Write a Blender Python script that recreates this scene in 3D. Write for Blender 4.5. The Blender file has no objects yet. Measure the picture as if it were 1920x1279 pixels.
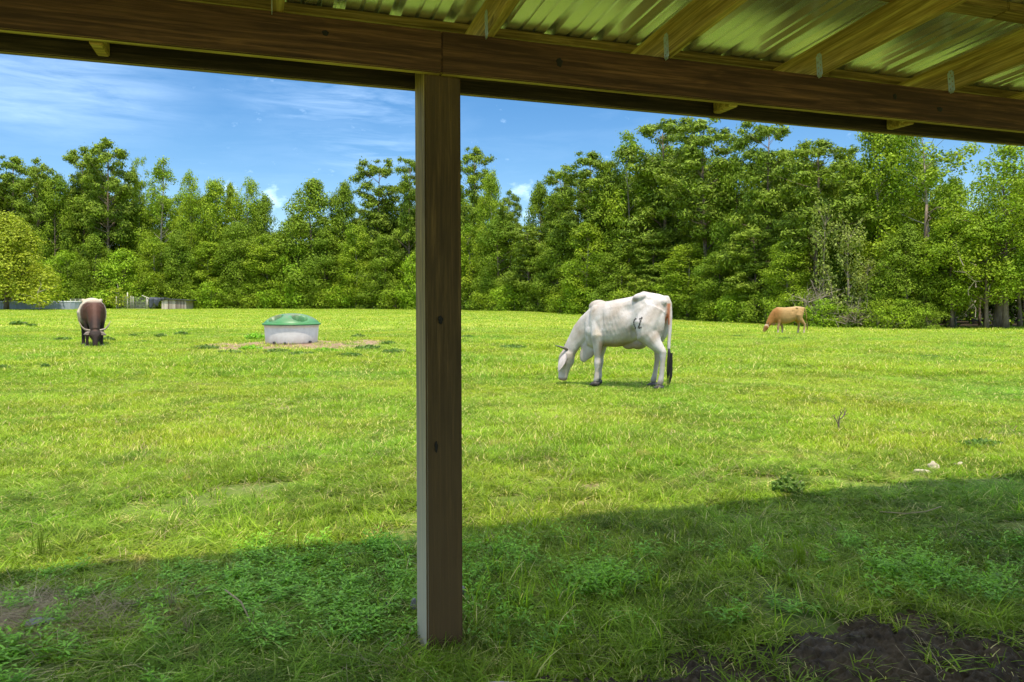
import bpy, bmesh, math, random
import numpy as np
from mathutils import Vector, Matrix, noise as mnoise
from mathutils.bvhtree import BVHTree

SC = bpy.context.scene
COL = SC.collection
R = math.radians
F = 1400.0            # focal length in photo pixels (1920 wide)
HOR = 563.0           # horizon row in the photo
EYE = 1.35

# ---------------------------------------------------------------- camera
cam_d = bpy.data.cameras.new('camera'); cam = bpy.data.objects.new('camera', cam_d); COL.objects.link(cam)
cam.location = (0, 0, EYE); cam.rotation_euler = (R(90), 0, 0)
cam_d.sensor_width = 36; cam_d.lens = 36 * F / 1920
cam_d.shift_y = -(639.5 - HOR) / 1920
cam_d.clip_start = 0.05; cam_d.clip_end = 3000
SC.camera = cam

# ---------------------------------------------------------------- sun, sky, exposure
SUN_EL = 69.5; SUN_DIR = Vector((-0.20, 0.98, 0)).normalized()      # horizontal travel of the light
sun_d = bpy.data.lights.new('sun', 'SUN'); sun = bpy.data.objects.new('sun', sun_d); COL.objects.link(sun)
sun_d.energy = 2.5; sun_d.angle = R(0.53); sun_d.color = (1.0, 0.92, 0.74)
ld = Vector((SUN_DIR.x * math.cos(R(SUN_EL)), SUN_DIR.y * math.cos(R(SUN_EL)), -math.sin(R(SUN_EL))))
sun.rotation_euler = ld.to_track_quat('-Z', 'Y').to_euler(); sun.location = (3, -8, 20)
VS = SC.view_settings
VS.view_transform = 'Standard'; VS.look = 'None'; VS.gamma = 1; VS.use_curve_mapping = False
VS.exposure = 1.25
SC.cycles.max_bounces = 8; SC.cycles.diffuse_bounces = 5; SC.cycles.transmission_bounces = 3; SC.cycles.transparent_max_bounces = 4
SC.cycles.use_denoising = True
SC.cycles.sample_clamp_indirect = 6

# ---------------------------------------------------------------- node helpers
class NT:
    def __init__(s, tree): s.t = tree; s.n = tree.nodes; s.l = tree.links
    def new(s, typ, **kw):
        nd = s.n.new(typ)
        for k, v in kw.items():
            if k.startswith('i_'):
                key = k[2:]; key = int(key) if key.isdigit() else key
                s.put(nd, key, v)
            else: setattr(nd, k, v)
        return nd
    def put(s, nd, key, v):
        if hasattr(v, 'is_output'): s.l.new(v, nd.inputs[key])
        else: nd.inputs[key].default_value = v
    def math(s, op, a, b=None, c=None, clamp=False):
        nd = s.n.new('ShaderNodeMath'); nd.operation = op; nd.use_clamp = clamp
        s.put(nd, 0, a)
        if b is not None: s.put(nd, 1, b)
        if c is not None: s.put(nd, 2, c)
        return nd.outputs[0]
    def mix(s, f, a, b, blend='MIX'):
        nd = s.n.new('ShaderNodeMix'); nd.data_type = 'RGBA'; nd.blend_type = blend
        s.put(nd, 0, f)
        for k, v in ((6, a), (7, b)):
            s.put(nd, k, v if hasattr(v, 'is_output') else (*v[:3], 1))
        return nd.outputs[2]
    def ramp(s, f, stops, interp='LINEAR'):
        nd = s.n.new('ShaderNodeValToRGB'); cr = nd.color_ramp; cr.interpolation = interp
        while len(cr.elements) < len(stops): cr.elements.new(0.5)
        for e, (p, c) in zip(cr.elements, stops):
            e.position = p; e.color = (c, c, c, 1) if isinstance(c, (int, float)) else (*c[:3], 1)
        s.put(nd, 0, f)
        return nd.outputs[0]
    def noise(s, vec, scale, detail=3, rough=0.55, dist=0.0):
        nd = s.n.new('ShaderNodeTexNoise'); nd.inputs['Scale'].default_value = scale
        nd.inputs['Detail'].default_value = detail; nd.inputs['Roughness'].default_value = rough
        nd.inputs['Distortion'].default_value = dist
        if vec is not None: s.l.new(vec, nd.inputs['Vector'])
        return nd.outputs[0]
    def mapping(s, vec, scale=(1, 1, 1), loc=(0, 0, 0), rot=(0, 0, 0)):
        nd = s.n.new('ShaderNodeMapping'); s.put(nd, 0, vec)
        s.put(nd, 1, loc); nd.inputs[2].default_value = rot; nd.inputs[3].default_value = scale
        return nd.outputs[0]

def newmat(name):
    m = bpy.data.materials.new(name); m.use_nodes = True
    t = NT(m.node_tree); t.n.clear()
    out = t.new('ShaderNodeOutputMaterial')
    return m, t, out

def principled(t, out, color, rough=0.6, metal=0.0, bump=None, bstr=0.3, bdist=0.01, spec=0.5):
    p = t.new('ShaderNodeBsdfPrincipled')
    t.put(p, 'Base Color', color if hasattr(color, 'is_output') else (*color, 1))
    t.put(p, 'Roughness', rough); t.put(p, 'Metallic', metal)
    t.put(p, 'Specular IOR Level', spec)
    if bump is not None:
        b = t.new('ShaderNodeBump'); b.inputs['Strength'].default_value = bstr; b.inputs['Distance'].default_value = bdist
        t.l.new(bump, b.inputs['Height']); t.l.new(b.outputs[0], p.inputs['Normal'])
    t.l.new(p.outputs[0], out.inputs[0])
    return p

# ---------------------------------------------------------------- world
W = bpy.data.worlds.new('World'); SC.world = W; W.use_nodes = True
t = NT(W.node_tree); t.n.clear()
wo = t.new('ShaderNodeOutputWorld'); bg = t.new('ShaderNodeBackground'); bg.inputs[1].default_value = 0.15
sky = t.new('ShaderNodeTexSky'); sky.sky_type = 'NISHITA'; sky.sun_disc = False
sky.sun_elevation = R(SUN_EL); sky.sun_rotation = math.atan2(-SUN_DIR.x, -SUN_DIR.y)
sky.air_density = 1.0; sky.dust_density = 0.0; sky.ozone_density = 3.0; sky.altitude = 60
tc = t.new('ShaderNodeTexCoord'); gen = tc.outputs['Generated']
hs = t.new('ShaderNodeHueSaturation'); hs.inputs['Saturation'].default_value = 1.30; hs.inputs['Value'].default_value = 0.45
t.l.new(sky.outputs[0], hs.inputs['Color'])
sep = t.new('ShaderNodeSeparateXYZ'); t.l.new(gen, sep.inputs[0])
def pdir(x, y):
    return Vector(((x - 960) / F, 1.0, (HOR - y) / F)).normalized()
# thin streaks of cirrus
mp = t.mapping(gen, scale=(2.2, 2.2, 13.0), rot=(0, R(7), 0))
n1 = t.noise(mp, 2.6, 6, 0.62, 0.6)
mp2 = t.mapping(gen, scale=(1.0, 1.0, 3.2), loc=(3.1, 0.4, 1.7))
n2 = t.noise(mp2, 2.3, 3, 0.5)
wisps = t.math('MULTIPLY', t.ramp(n1, [(0.44, 0.0), (0.78, 1.0)]), t.ramp(n2, [(0.40, 0.0), (0.66, 1.0)]))
def spot(x, y, rad, sq=1.0):
    d = pdir(x, y)
    sb = t.new('ShaderNodeVectorMath', operation='SUBTRACT'); t.l.new(gen, sb.inputs[0]); sb.inputs[1].default_value = d
    ml = t.new('ShaderNodeVectorMath', operation='MULTIPLY'); t.l.new(sb.outputs[0], ml.inputs[0]); ml.inputs[1].default_value = (1, 1, sq)
    ln = t.new('ShaderNodeVectorMath', operation='LENGTH'); t.l.new(ml.outputs[0], ln.inputs[0])
    return t.ramp(t.math('DIVIDE', ln.outputs['Value'], rad), [(0.0, 1.0), (1.0, 0.0)], 'EASE')
streak = t.noise(t.mapping(gen, scale=(3, 3, 22), rot=(0, R(9), 0)), 3.0, 7, 0.6, 0.4)
veil = t.math('MULTIPLY', spot(90, 150, 0.21, 2.1), t.ramp(streak, [(0.28, 0.1), (0.72, 1.0)]))
veil2 = t.math('MULTIPLY', spot(650, 190, 0.20, 2.6), t.ramp(streak, [(0.40, 0.0), (0.78, 0.14)]))
veil3 = t.math('MULTIPLY', spot(700, 290, 0.12, 2.6), t.ramp(streak, [(0.40, 0.0), (0.78, 0.14)]))
puffn = t.noise(t.mapping(gen, scale=(1, 1, 1.8)), 34, 6, 0.62)
def puff(x, y, rad, sq):
    return t.math('MULTIPLY', t.math('SUBTRACT', t.math('ADD', spot(x, y, rad, sq), t.math('MULTIPLY', t.math('SUBTRACT', puffn, 0.5), 3.2)), 0.42), 1.1, clamp=True)
cl = t.math('MAXIMUM', t.math('MULTIPLY', wisps, 0.035), t.math('MULTIPLY', veil, 0.16))
cl = t.math('MAXIMUM', cl, veil2); cl = t.math('MAXIMUM', cl, veil3)
for px in ((512, 372, 0.030, 1.0), (430, 352, 0.016, 1.0), (985, 362, 0.034, 1.3), (1000, 395, 0.03, 1.4), (245, 350, 0.02, 0.8)):
    cl = t.math('MAXIMUM', cl, t.math('MULTIPLY', puff(*px), 0.22))
# a pale band of air near the horizon
hz = t.ramp(sep.outputs[2], [(0.0, 0.10), (0.10, 0.05), (0.30, 0.0)])
skyc = t.mix(hz, hs.outputs[0], (1.9, 2.3, 3.0))
# broken cloud added overhead, mostly unseen, to lift the shade; thins towards tree tops
hi = t.noise(t.mapping(gen, scale=(1.3, 1.3, 1.6), loc=(1.7, 5.2, 0.3)), 2.4, 6, 0.62, 0.5)
hic = t.math('MULTIPLY', t.ramp(hi, [(0.36, 0.0), (0.62, 1.0)]), t.ramp(sep.outputs[2], [(0.30, 0.0), (0.55, 0.72)]))
cl = t.math('MAXIMUM', cl, hic)
colr = t.mix(cl, skyc, (8.6, 10.0, 11.4))
t.l.new(colr, bg.inputs[0]); t.l.new(bg.outputs[0], wo.inputs[0])

# ---------------------------------------------------------------- object helpers
def setp(o, label=None, cat=None, group=None, kind=None):
    if label: o['label'] = label
    if cat: o['category'] = cat
    if group: o['group'] = group
    if kind: o['kind'] = kind
    return o
def empty(name, loc, rz=0, label=None, cat=None, group=None):
    o = bpy.data.objects.new(name, None); COL.objects.link(o); o.location = loc; o.rotation_euler = (0, 0, rz)
    o.empty_display_size = 0.2
    return setp(o, label, cat, group)
def mkmesh(name, V, Fc, mat=None, smooth=False):
    me = bpy.data.meshes.new(name); me.from_pydata([tuple(v) for v in V], [], [tuple(f) for f in Fc]); me.update()
    if mat: me.materials.append(mat)
    if smooth: me.polygons.foreach_set('use_smooth', [True] * len(me.polygons))
    return me
def addobj(name, me, parent=None, loc=None, rot=None):
    o = bpy.data.objects.new(name, me); COL.objects.link(o)
    if parent: o.parent = parent
    if loc is not None: o.location = loc
    if rot is not None: o.rotation_euler = rot
    return o
def fastmesh(name, V, quads, mat, smooth=False, attrs=None):
    """V (n,3) array, quads (m,k) array"""
    me = bpy.data.meshes.new(name)
    V = np.asarray(V, np.float32); quads = np.asarray(quads, np.int32); m, k = quads.shape
    me.vertices.add(len(V)); me.vertices.foreach_set('co', V.ravel())
    me.loops.add(m * k); me.loops.foreach_set('vertex_index', quads.ravel())
    me.polygons.add(m); me.polygons.foreach_set('loop_start', np.arange(0, m * k, k, dtype=np.int32))
    me.polygons.foreach_set('loop_total', np.full(m, k, np.int32))
    me.polygons.foreach_set('use_smooth', np.full(m, smooth))
    if attrs:
        for an, (ty, dom, data) in attrs.items():
            a = me.attributes.new(an, ty, dom)
            a.data.foreach_set('color' if ty == 'FLOAT_COLOR' else 'value', np.asarray(data, np.float32).ravel())
    me.update(calc_edges=True); me.validate()
    if mat: me.materials.append(mat)
    return me
def box_bm(bm, c, s, rot=None, bevel=0.0):
    r = bmesh.ops.create_cube(bm, size=1.0)
    M = Matrix.Translation(c) @ (rot.to_4x4() if rot else Matrix.Identity(4)) @ Matrix.Diagonal((*s, 1))
    bmesh.ops.transform(bm, matrix=M, verts=r['verts'])
    if bevel:
        ed = list({e for v in r['verts'] for e in v.link_edges})
        bmesh.ops.bevel(bm, geom=ed, offset=bevel, segments=2, affect='EDGES')
def bm_mesh(name, bm, mat, smooth=False):
    me = bpy.data.meshes.new(name); bm.to_mesh(me); bm.free()
    if mat: me.materials.append(mat)
    if smooth: me.polygons.foreach_set('use_smooth', [True] * len(me.polygons))
    return me
def tube(V, Fc, pts, rad, n=8, cap=True, squash=None):
    """append a tapered tube through pts to lists"""
    base0 = len(V); pts = [Vector(p) for p in pts]
    up = Vector((0, 0, 1)); prev = None
    for i, p in enumerate(pts):
        d = (pts[min(i + 1, len(pts) - 1)] - pts[max(i - 1, 0)]).normalized()
        if prev is None:
            a = d.cross(up if abs(d.z) < 0.9 else Vector((1, 0, 0))).normalized()
        else:
            a = (prev - d * prev.dot(d)).normalized()
        prev = a; b = d.cross(a)
        r = rad[i] if hasattr(rad, '__len__') else rad
        for k in range(n):
            an = 2 * math.pi * k / n
            V.append(p + a * (math.cos(an) * r) + b * (math.sin(an) * r * (squash if squash else 1)))
    for i in range(len(pts) - 1):
        for k in range(n):
            k2 = (k + 1) % n
            Fc.append((base0 + i * n + k, base0 + i * n + k2, base0 + (i + 1) * n + k2, base0 + (i + 1) * n + k))
    if cap:
        Fc.append(tuple(base0 + k for k in reversed(range(n))))
        Fc.append(tuple(base0 + (len(pts) - 1) * n + k for k in range(n)))

# ---------------------------------------------------------------- terrain
def sstep(a, b, x):
    t_ = np.clip((np.asarray(x, float) - a) / (b - a), 0, 1); return t_ * t_ * (3 - 2 * t_)
def ground_z(x, y):
    x = np.asarray(x, float); y = np.asarray(y, float)
    drop = -0.50 * sstep(20, 50, y) * sstep(-2, 20, x)
    und = 0.022 * np.sin(x * 0.9 + 1.3) * np.cos(y * 0.8 + 0.4) + 0.03 * np.sin(x * 0.31 - y * 0.23 + 2.0) + 0.012 * np.sin(2.1 * x + 1.7 * y)
    near = sstep(1.0, 4.0, np.hypot(x, y))
    return drop + und * near
def at(px, py, z_off=0.0):
    """ground point seen at photo pixel px, py"""
    D = 1400 * EYE / max(py - HOR, 6)
    for _ in range(60):
        X = (px - 960) / F * D
        Z = float(ground_z(X, D))
        D2 = F * (EYE - Z) / max(py - HOR, 6)
        D = 0.5 * D + 0.5 * D2
    X = (px - 960) / F * D
    return Vector((X, D, float(ground_z(X, D)) + z_off))
def atD(px, D):
    X = (px - 960) / F * D
    return Vector((X, D, float(ground_z(X, D))))
# distance of the wood's edge along the photo
TL_X = [-400, 0, 600, 780, 880, 1090, 1300, 1500, 1700, 1920, 2300]
TL_D = [125, 122, 120, 112, 104, 84, 72, 57, 53, 50, 47]
def tl(px): return float(np.interp(px, TL_X, TL_D))

# value noise on arrays
_rs = np.random.RandomState(5); _tab = _rs.rand(256, 256)
def vnoise(x, y, s=1.0, oct_=3):
    x = np.asarray(x, float) * s + 900.0; y = np.asarray(y, float) * s + 900.0; out = 0; amp = 1; tot = 0
    for o in range(oct_):
        xi = np.floor(x).astype(int); yi = np.floor(y).astype(int); fx = x - xi; fy = y - yi
        fx = fx * fx * (3 - 2 * fx); fy = fy * fy * (3 - 2 * fy)
        a = _tab[xi % 256, yi % 256]; b = _tab[(xi + 1) % 256, yi % 256]; c = _tab[xi % 256, (yi + 1) % 256]; d = _tab[(xi + 1) % 256, (yi + 1) % 256]
        out = out + amp * ((a * (1 - fx) + b * fx) * (1 - fy) + (c * (1 - fx) + d * fx) * fy); tot += amp
        amp *= 0.5; x = x * 2.03 + 17; y = y * 2.03 + 31
    return out / tot

# bare, strawy patches (photo px, py, halfwidth px, depth stretch, kind)
BARE = [(380, 743, 20, 'straw'), (540, 710, 14, 'soil'), (530, 764, 30, 'straw'), (1098, 912, 34, 'straw'), (1100, 947, 26, 'straw'),
        (1338, 720, 22, 'soil'), (100, 688, 14, 'straw'), (415, 945, 34, 'straw'), (285, 842, 34, 'soil'), (1560, 832, 22, 'straw'), (440, 677, 18, 'straw'),
        (1760, 790, 14, 'soil'), (760, 875, 30, 'straw'), (620, 872, 16, 'straw'), (1645, 850, 26, 'straw'), (1400, 838, 20, 'soil'), (8, 708, 12, 'soil'),
        (720, 930, 24, 'straw'), (490, 935, 22, 'soil'), (1230, 722, 10, 'soil'), (1515, 1040, 26, 'soil'), (1790, 1010, 34, 'soil'), (640, 940, 18, 'straw'),
        (30, 1165, 80, 'straw'), (1000, 700, 12, 'soil'), (1040, 745, 16, 'straw'), (920, 800, 18, 'straw')]
bare_pts = []
for (bx, by, hw, kd) in BARE:
    p = at(bx, by); bare_pts.append((p.x, p.y, hw / F * p.y * 1.15, kd))
TR = at(547, 643)                                    # water trough
def mud_mask(x, y):
    """black mud along the near right edge"""
    x = np.asarray(x, float); y = np.asarray(y, float)
    edge = 2.74 + 0.42 * sstep(0.30, 1.3, x) + 0.16 * (vnoise(x, y, 3.1, 4) - 0.5) * 4
    return sstep(-0.13, 0.09, edge - y) * sstep(-0.12, 0.12, x)
def soil_mask(x, y):
    x = np.asarray(x, float); y = np.asarray(y, float); m = np.zeros_like(x)
    nz = vnoise(x, y, 3.0, 3) - 0.5
    for (cx, cy, r, kd) in bare_pts:
        d = np.hypot((x - cx) / r, (y - cy) / (r * 1.25)) + nz * 0.9
        m = np.maximum(m, (1 - sstep(0.55, 1.1, d)) * 0.9)
    d = np.hypot((x - TR.x - 0.30) / 3.3, (y - TR.y + 0.5) / 3.2) + (vnoise(x, y, 0.9, 3) - 0.5) * 0.7
    m = np.maximum(m, 1 - sstep(0.8, 1.1, d))
    return m
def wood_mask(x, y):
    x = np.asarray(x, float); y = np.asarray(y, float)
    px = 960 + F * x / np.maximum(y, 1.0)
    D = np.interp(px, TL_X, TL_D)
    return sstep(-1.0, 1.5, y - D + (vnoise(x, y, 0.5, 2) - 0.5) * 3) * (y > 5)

# ---------------------------------------------------------------- ground sheet
m_ground, t, out = newmat('ground_soil')
geo = t.new('ShaderNodeNewGeometry'); pos = geo.outputs['Position']
at_s = t.new('ShaderNodeAttribute', attribute_name='soil').outputs['Fac']
at_w = t.new('ShaderNodeAttribute', attribute_name='wood').outputs['Fac']
big = t.noise(pos, 0.16, 4, 0.6); mid = t.noise(pos, 1.6, 4, 0.65); fin = t.noise(pos, 22, 4, 0.7)
g = t.mix(t.ramp(big, [(0.38, 0), (0.62, 1)]), (0.26, 0.36, 0.022), (0.42, 0.42, 0.045))
g = t.mix(t.ramp(mid, [(0.42, 0), (0.68, 0.75)]), g, (0.12, 0.20, 0.03))
g = t.mix(t.ramp(fin, [(0.35, 0.5), (0.60, 0)]), g, (0.07, 0.10, 0.02))
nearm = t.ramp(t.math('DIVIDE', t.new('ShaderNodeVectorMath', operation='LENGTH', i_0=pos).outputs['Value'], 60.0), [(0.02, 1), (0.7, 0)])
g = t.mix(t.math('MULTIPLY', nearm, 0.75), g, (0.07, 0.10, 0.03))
s_ = t.mix(t.ramp(t.noise(pos, 7, 5, 0.75), [(0.38, 0), (0.62, 1)]), (0.19, 0.115, 0.068), (0.36, 0.25, 0.16))
g = t.mix(at_s, g, s_)
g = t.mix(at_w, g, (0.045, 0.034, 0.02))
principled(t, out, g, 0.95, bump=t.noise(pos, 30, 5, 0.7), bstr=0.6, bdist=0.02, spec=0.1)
ang = np.concatenate([np.arange(-180, -46, 3.0), np.arange(-46, 46, 0.5), np.arange(46, 180, 3.0)])
rad = np.concatenate([[0.02], np.geomspace(0.3, 900, 250)])
A, Rr = np.meshgrid(np.radians(ang), rad)
GX = (Rr * np.sin(A)).ravel(); GY = (Rr * np.cos(A)).ravel()
mm = mud_mask(GX, GY)
GZ = ground_z(GX, GY) - 0.03 * mm + 0.012 * (vnoise(GX, GY, 5, 2) - 0.5) * (np.hypot(GX, GY) < 40)
na = len(ang); nr = len(rad)
q = []
ii, jj = np.meshgrid(np.arange(nr - 1), np.arange(na), indexing='ij'); j2 = (jj + 1) % na
Q = np.stack([ii * na + jj, ii * na + j2, (ii + 1) * na + j2, (ii + 1) * na + jj], -1).reshape(-1, 4)
Q = Q[:, ::-1]
V = np.stack([GX, GY, GZ], 1)
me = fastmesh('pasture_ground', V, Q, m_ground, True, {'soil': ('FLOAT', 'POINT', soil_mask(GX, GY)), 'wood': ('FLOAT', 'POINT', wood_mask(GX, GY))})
setp(addobj('pasture_ground', me), kind='structure', label='flat green pasture running back to the wood')

# mud patch with clods
m_mud, t, out = newmat('mud')
geo = t.new('ShaderNodeNewGeometry'); pos = geo.outputs['Position']
nn = t.noise(pos, 18, 6, 0.7); nn2 = t.noise(pos, 4, 3, 0.6)
c = t.mix(t.ramp(nn, [(0.35, 0), (0.7, 1)]), (0.036, 0.022, 0.011), (0.105, 0.068, 0.036))
c = t.mix(t.ramp(nn2, [(0.45, 0), (0.7, 0.7)]), c, (0.15, 0.10, 0.055))
principled(t, out, c, t.ramp(nn2, [(0.3, 0.55), (0.6, 0.95)]), bump=t.noise(pos, 60, 6, 0.75), bstr=0.9, bdist=0.012, spec=0.25)
nx, ny = 560, 250
xs = np.linspace(-0.35, 4.4, nx); ys = np.linspace(1.3, 3.5, ny)
X, Y = np.meshgrid(xs, ys)
mk = mud_mask(X, Y)
clod = np.abs(vnoise(X, Y, 6, 4) - 0.5) * 2
rut = vnoise(X, Y, 2.2, 2)
Z = ground_z(X, Y) - 0.06 + mk * 0.038 + mk * (0.018 * clod + 0.05 * (rut - 0.5) + 0.040 * np.abs(vnoise(X, Y, 11, 4) - 0.5) * 2 + 0.050 * np.abs(vnoise(X, Y, 27, 4) - 0.5) * 2)
ii, jj = np.meshgrid(np.arange(ny - 1), np.arange(nx - 1), indexing='ij')
Q = np.stack([ii * nx + jj, ii * nx + jj + 1, (ii + 1) * nx + jj + 1, (ii + 1) * nx + jj], -1).reshape(-1, 4)
keep = (mk.ravel()[Q] > 0.01).any(1)
me = fastmesh('mud_patch', np.stack([X.ravel(), Y.ravel(), Z.ravel()], 1), Q[keep], m_mud, True)
setp(addobj('mud_patch', me), kind='structure', label='churned black mud at the edge of the shaded grass')

# ---------------------------------------------------------------- the open shed overhead
YAW = math.atan2(1400, 4140)
bx = Vector((math.cos(YAW), math.sin(YAW), 0)); nv = Vector((-math.sin(YAW), math.cos(YAW), 0))
def wood_mat(name, c1, c2, dark=0.5, rough=0.75, knots=True, weather=None):
    m, t, out = newmat(name)
    tcn = t.new('ShaderNodeTexCoord').outputs['Object']
    oi = t.new('ShaderNodeObjectInfo')
    off = t.new('ShaderNodeCombineXYZ'); t.put(off, 0, t.math('MULTIPLY', oi.outputs['Random'], 37.0)); t.put(off, 1, t.math('MULTIPLY', oi.outputs['Random'], 11.0))
    ad = t.new('ShaderNodeVectorMath', operation='ADD'); t.l.new(tcn, ad.inputs[0]); t.l.new(off.outputs[0], ad.inputs[1])
    v = ad.outputs[0]
    warp = t.noise(t.mapping(v, scale=(1.2, 5, 5)), 1.5, 2, 0.5)
    vm = t.new('ShaderNodeVectorMath', operation='ADD'); t.l.new(t.mapping(v, scale=(1.1, 16, 16)), vm.inputs[0])
    sc = t.new('ShaderNodeCombineXYZ'); t.put(sc, 1, t.math('MULTIPLY', warp, 3.5)); t.put(sc, 2, t.math('MULTIPLY', warp, 3.0)); t.l.new(sc.outputs[0], vm.inputs[1])
    gr = t.noise(vm.outputs[0], 1.6, 5, 0.6, 0.9)
    fg = t.noise(t.mapping(v, scale=(4, 110, 110)), 1.5, 4, 0.65)
    c = t.mix(t.ramp(gr, [(0.34, 0), (0.66, 1)]), c1, c2)
    c = t.mix(t.math('MULTIPLY', t.ramp(fg, [(0.38, 1), (0.60, 0)]), dark), c, tuple(x * 0.45 for x in c1))
    s2 = t.noise(t.mapping(v, scale=(1.0, 30, 30)), 1.6, 5, 0.7, 0.6)
    c = t.mix(t.ramp(s2, [(0.40, 0.75), (0.58, 0.0)]), c, tuple(x * 0.30 for x in c1))
    c = t.mix(t.ramp(s2, [(0.56, 0.0), (0.70, 0.6)]), c, tuple(min(1, x * 1.6) for x in c2))
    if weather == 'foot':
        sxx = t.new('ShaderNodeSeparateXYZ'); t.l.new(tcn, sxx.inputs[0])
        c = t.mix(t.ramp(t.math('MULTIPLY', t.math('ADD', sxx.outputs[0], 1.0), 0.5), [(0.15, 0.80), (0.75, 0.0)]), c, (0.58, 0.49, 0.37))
    elif weather:
        wz = t.noise(t.mapping(v, scale=(0.8, 3, 3)), 1.2, 4, 0.6)
        c = t.mix(t.ramp(wz, [(0.35, 0.2), (0.65, 0.85)]), c, weather)
    if knots:
        vo = t.new('ShaderNodeTexVoronoi'); vo.inputs['Scale'].default_value = 1.0
        vw = t.new('ShaderNodeVectorMath', operation='ADD'); t.l.new(t.mapping(v, scale=(1.9, 4.2, 4.2)), vw.inputs[0]); wq = t.new('ShaderNodeTexNoise'); wq.inputs['Scale'].default_value = 9; t.l.new(v, wq.inputs['Vector']); wsc = t.new('ShaderNodeVectorMath', operation='SCALE'); t.l.new(wq.outputs['Color'], wsc.inputs[0]); wsc.inputs['Scale'].default_value = 0.16; t.l.new(wsc.outputs[0], vw.inputs[1]); t.l.new(vw.outputs[0], vo.inputs['Vector'])
        kn = t.ramp(vo.outputs['Distance'], [(0.03, 0.9), (0.055, 0.6), (0.075, 0.0)])
        c = t.mix(kn, c, tuple(x * 0.16 for x in c1))
        ring = t.ramp(vo.outputs['Distance'], [(0.07, 0.0), (0.10, 0.35), (0.16, 0.0)])
        c = t.mix(ring, c, tuple(x * 0.5 for x in c1))
    principled(t, out, c, rough, bump=fg, bstr=0.35, bdist=0.002, spec=0.25)
    return m
m_beam = wood_mat('shaded_beam_wood', (0.125, 0.050, 0.022), (0.20, 0.085, 0.034), 0.45)  # shade on the inward board face is painted into this brown
m_beam2 = wood_mat('shaded_outer_beam_wood', (0.060, 0.036, 0.028), (0.11, 0.066, 0.045), 0.6)  # shade of the outer board's face painted in as well
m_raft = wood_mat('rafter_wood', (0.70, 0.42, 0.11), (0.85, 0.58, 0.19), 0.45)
m_purl = wood_mat('purlin_wood', (0.40, 0.24, 0.08), (0.56, 0.36, 0.13), 0.4)
m_post = wood_mat('shaded_post_wood', (0.115, 0.056, 0.017), (0.19, 0.096, 0.030), 0.6, weather=(0.13, 0.072, 0.027))  # dark brown holds the shade of the inward post face
m_postw = wood_mat('lit_weathered_post_side', (0.30, 0.185, 0.060), (0.44, 0.29, 0.11), 0.5, weather='foot')  # weathered sides, with the light they catch painted in
m_tie, t, out = newmat('galvanised_tie')
pos = t.new('ShaderNodeTexCoord').outputs['Object']
principled(t, out, t.mix(t.noise(pos, 60, 3), (0.45, 0.48, 0.45), (0.62, 0.66, 0.62)), 0.5, 0.3)
m_roof, t, out = newmat('roof_metal')
tcn = t.new('ShaderNodeTexCoord').outputs['Object']
st = t.noise(t.mapping(tcn, scale=(9, 0.9, 1)), 1.3, 4, 0.6); bl = t.noise(tcn, 2.2, 3, 0.5)
sp = t.noise(tcn, 45, 4, 0.7)
principled(t, out, t.mix(t.ramp(bl, [(0.3, 0), (0.7, 1)]), (0.80, 0.80, 0.80), (0.90, 0.90, 0.90)), 0.27, 0.80)

POST_T, POST_D = 0.599 , 2.81
base = bx * POST_T + nv * POST_D
shed = empty('open_shed', (base.x, base.y, 0), YAW, 'open timber shed with metal roof that shades the near grass', 'shed')
def member(name, mat, c, s, ry=0.0, rx=0.0, rz=0.0, bevel=0.004, parent=None, edge=None):
    """box member, local x = length"""
    bm = bmesh.new(); box_bm(bm, (0, 0, 0), s, bevel=bevel)
    # a little sawn unevenness along the length
    me = bm_mesh(name, bm, mat)
    if edge:
        me.materials.append(edge)
        for p in me.polygons:
            if abs(p.normal.z) > 0.6: p.material_index = 1  # edges get paler wood, bounced light painted as colour
    o = addobj(name, me, parent or shed)
    o.location = (c[0] - POST_T, c[1] - POST_D, c[2]); o.rotation_euler = (rx, ry, rz)
    return o
TAN = 0.085
SL = math.atan(TAN)
BB, BT = 2.212, 2.372                     # beam bottom, top
# posts: length is local x -> stand it up with ry = -90 deg
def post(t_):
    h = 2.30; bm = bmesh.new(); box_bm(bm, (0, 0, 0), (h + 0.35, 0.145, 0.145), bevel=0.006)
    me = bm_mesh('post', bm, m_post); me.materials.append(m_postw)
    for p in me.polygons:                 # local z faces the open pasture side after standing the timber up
        if p.normal.z > 0.6 or p.normal.y > 0.6: p.material_index = 1  # paler wood for the lit, weathered sides
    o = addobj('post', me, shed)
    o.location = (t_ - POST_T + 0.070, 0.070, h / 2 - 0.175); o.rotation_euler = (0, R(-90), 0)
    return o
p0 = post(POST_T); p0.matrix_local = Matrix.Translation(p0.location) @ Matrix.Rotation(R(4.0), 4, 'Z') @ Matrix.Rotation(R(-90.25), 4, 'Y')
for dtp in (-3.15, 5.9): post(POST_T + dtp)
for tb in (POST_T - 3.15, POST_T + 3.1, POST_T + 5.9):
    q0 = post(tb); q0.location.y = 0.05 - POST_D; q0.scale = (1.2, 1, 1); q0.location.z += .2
#; post(POST_T + 4.1)
# beams: boards either side of the posts, jointed
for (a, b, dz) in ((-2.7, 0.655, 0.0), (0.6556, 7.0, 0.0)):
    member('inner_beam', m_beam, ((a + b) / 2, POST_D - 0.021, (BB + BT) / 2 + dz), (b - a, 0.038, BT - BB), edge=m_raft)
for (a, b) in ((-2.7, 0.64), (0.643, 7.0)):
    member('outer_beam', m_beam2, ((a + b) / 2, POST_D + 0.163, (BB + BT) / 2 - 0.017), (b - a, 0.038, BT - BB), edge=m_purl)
for tt in (-0.52, 1.99, 3.0):
    member('spacer_block', m_raft, (tt, POST_D + 0.072, BB + 0.040), (0.04, 0.134, 0.09))
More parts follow.
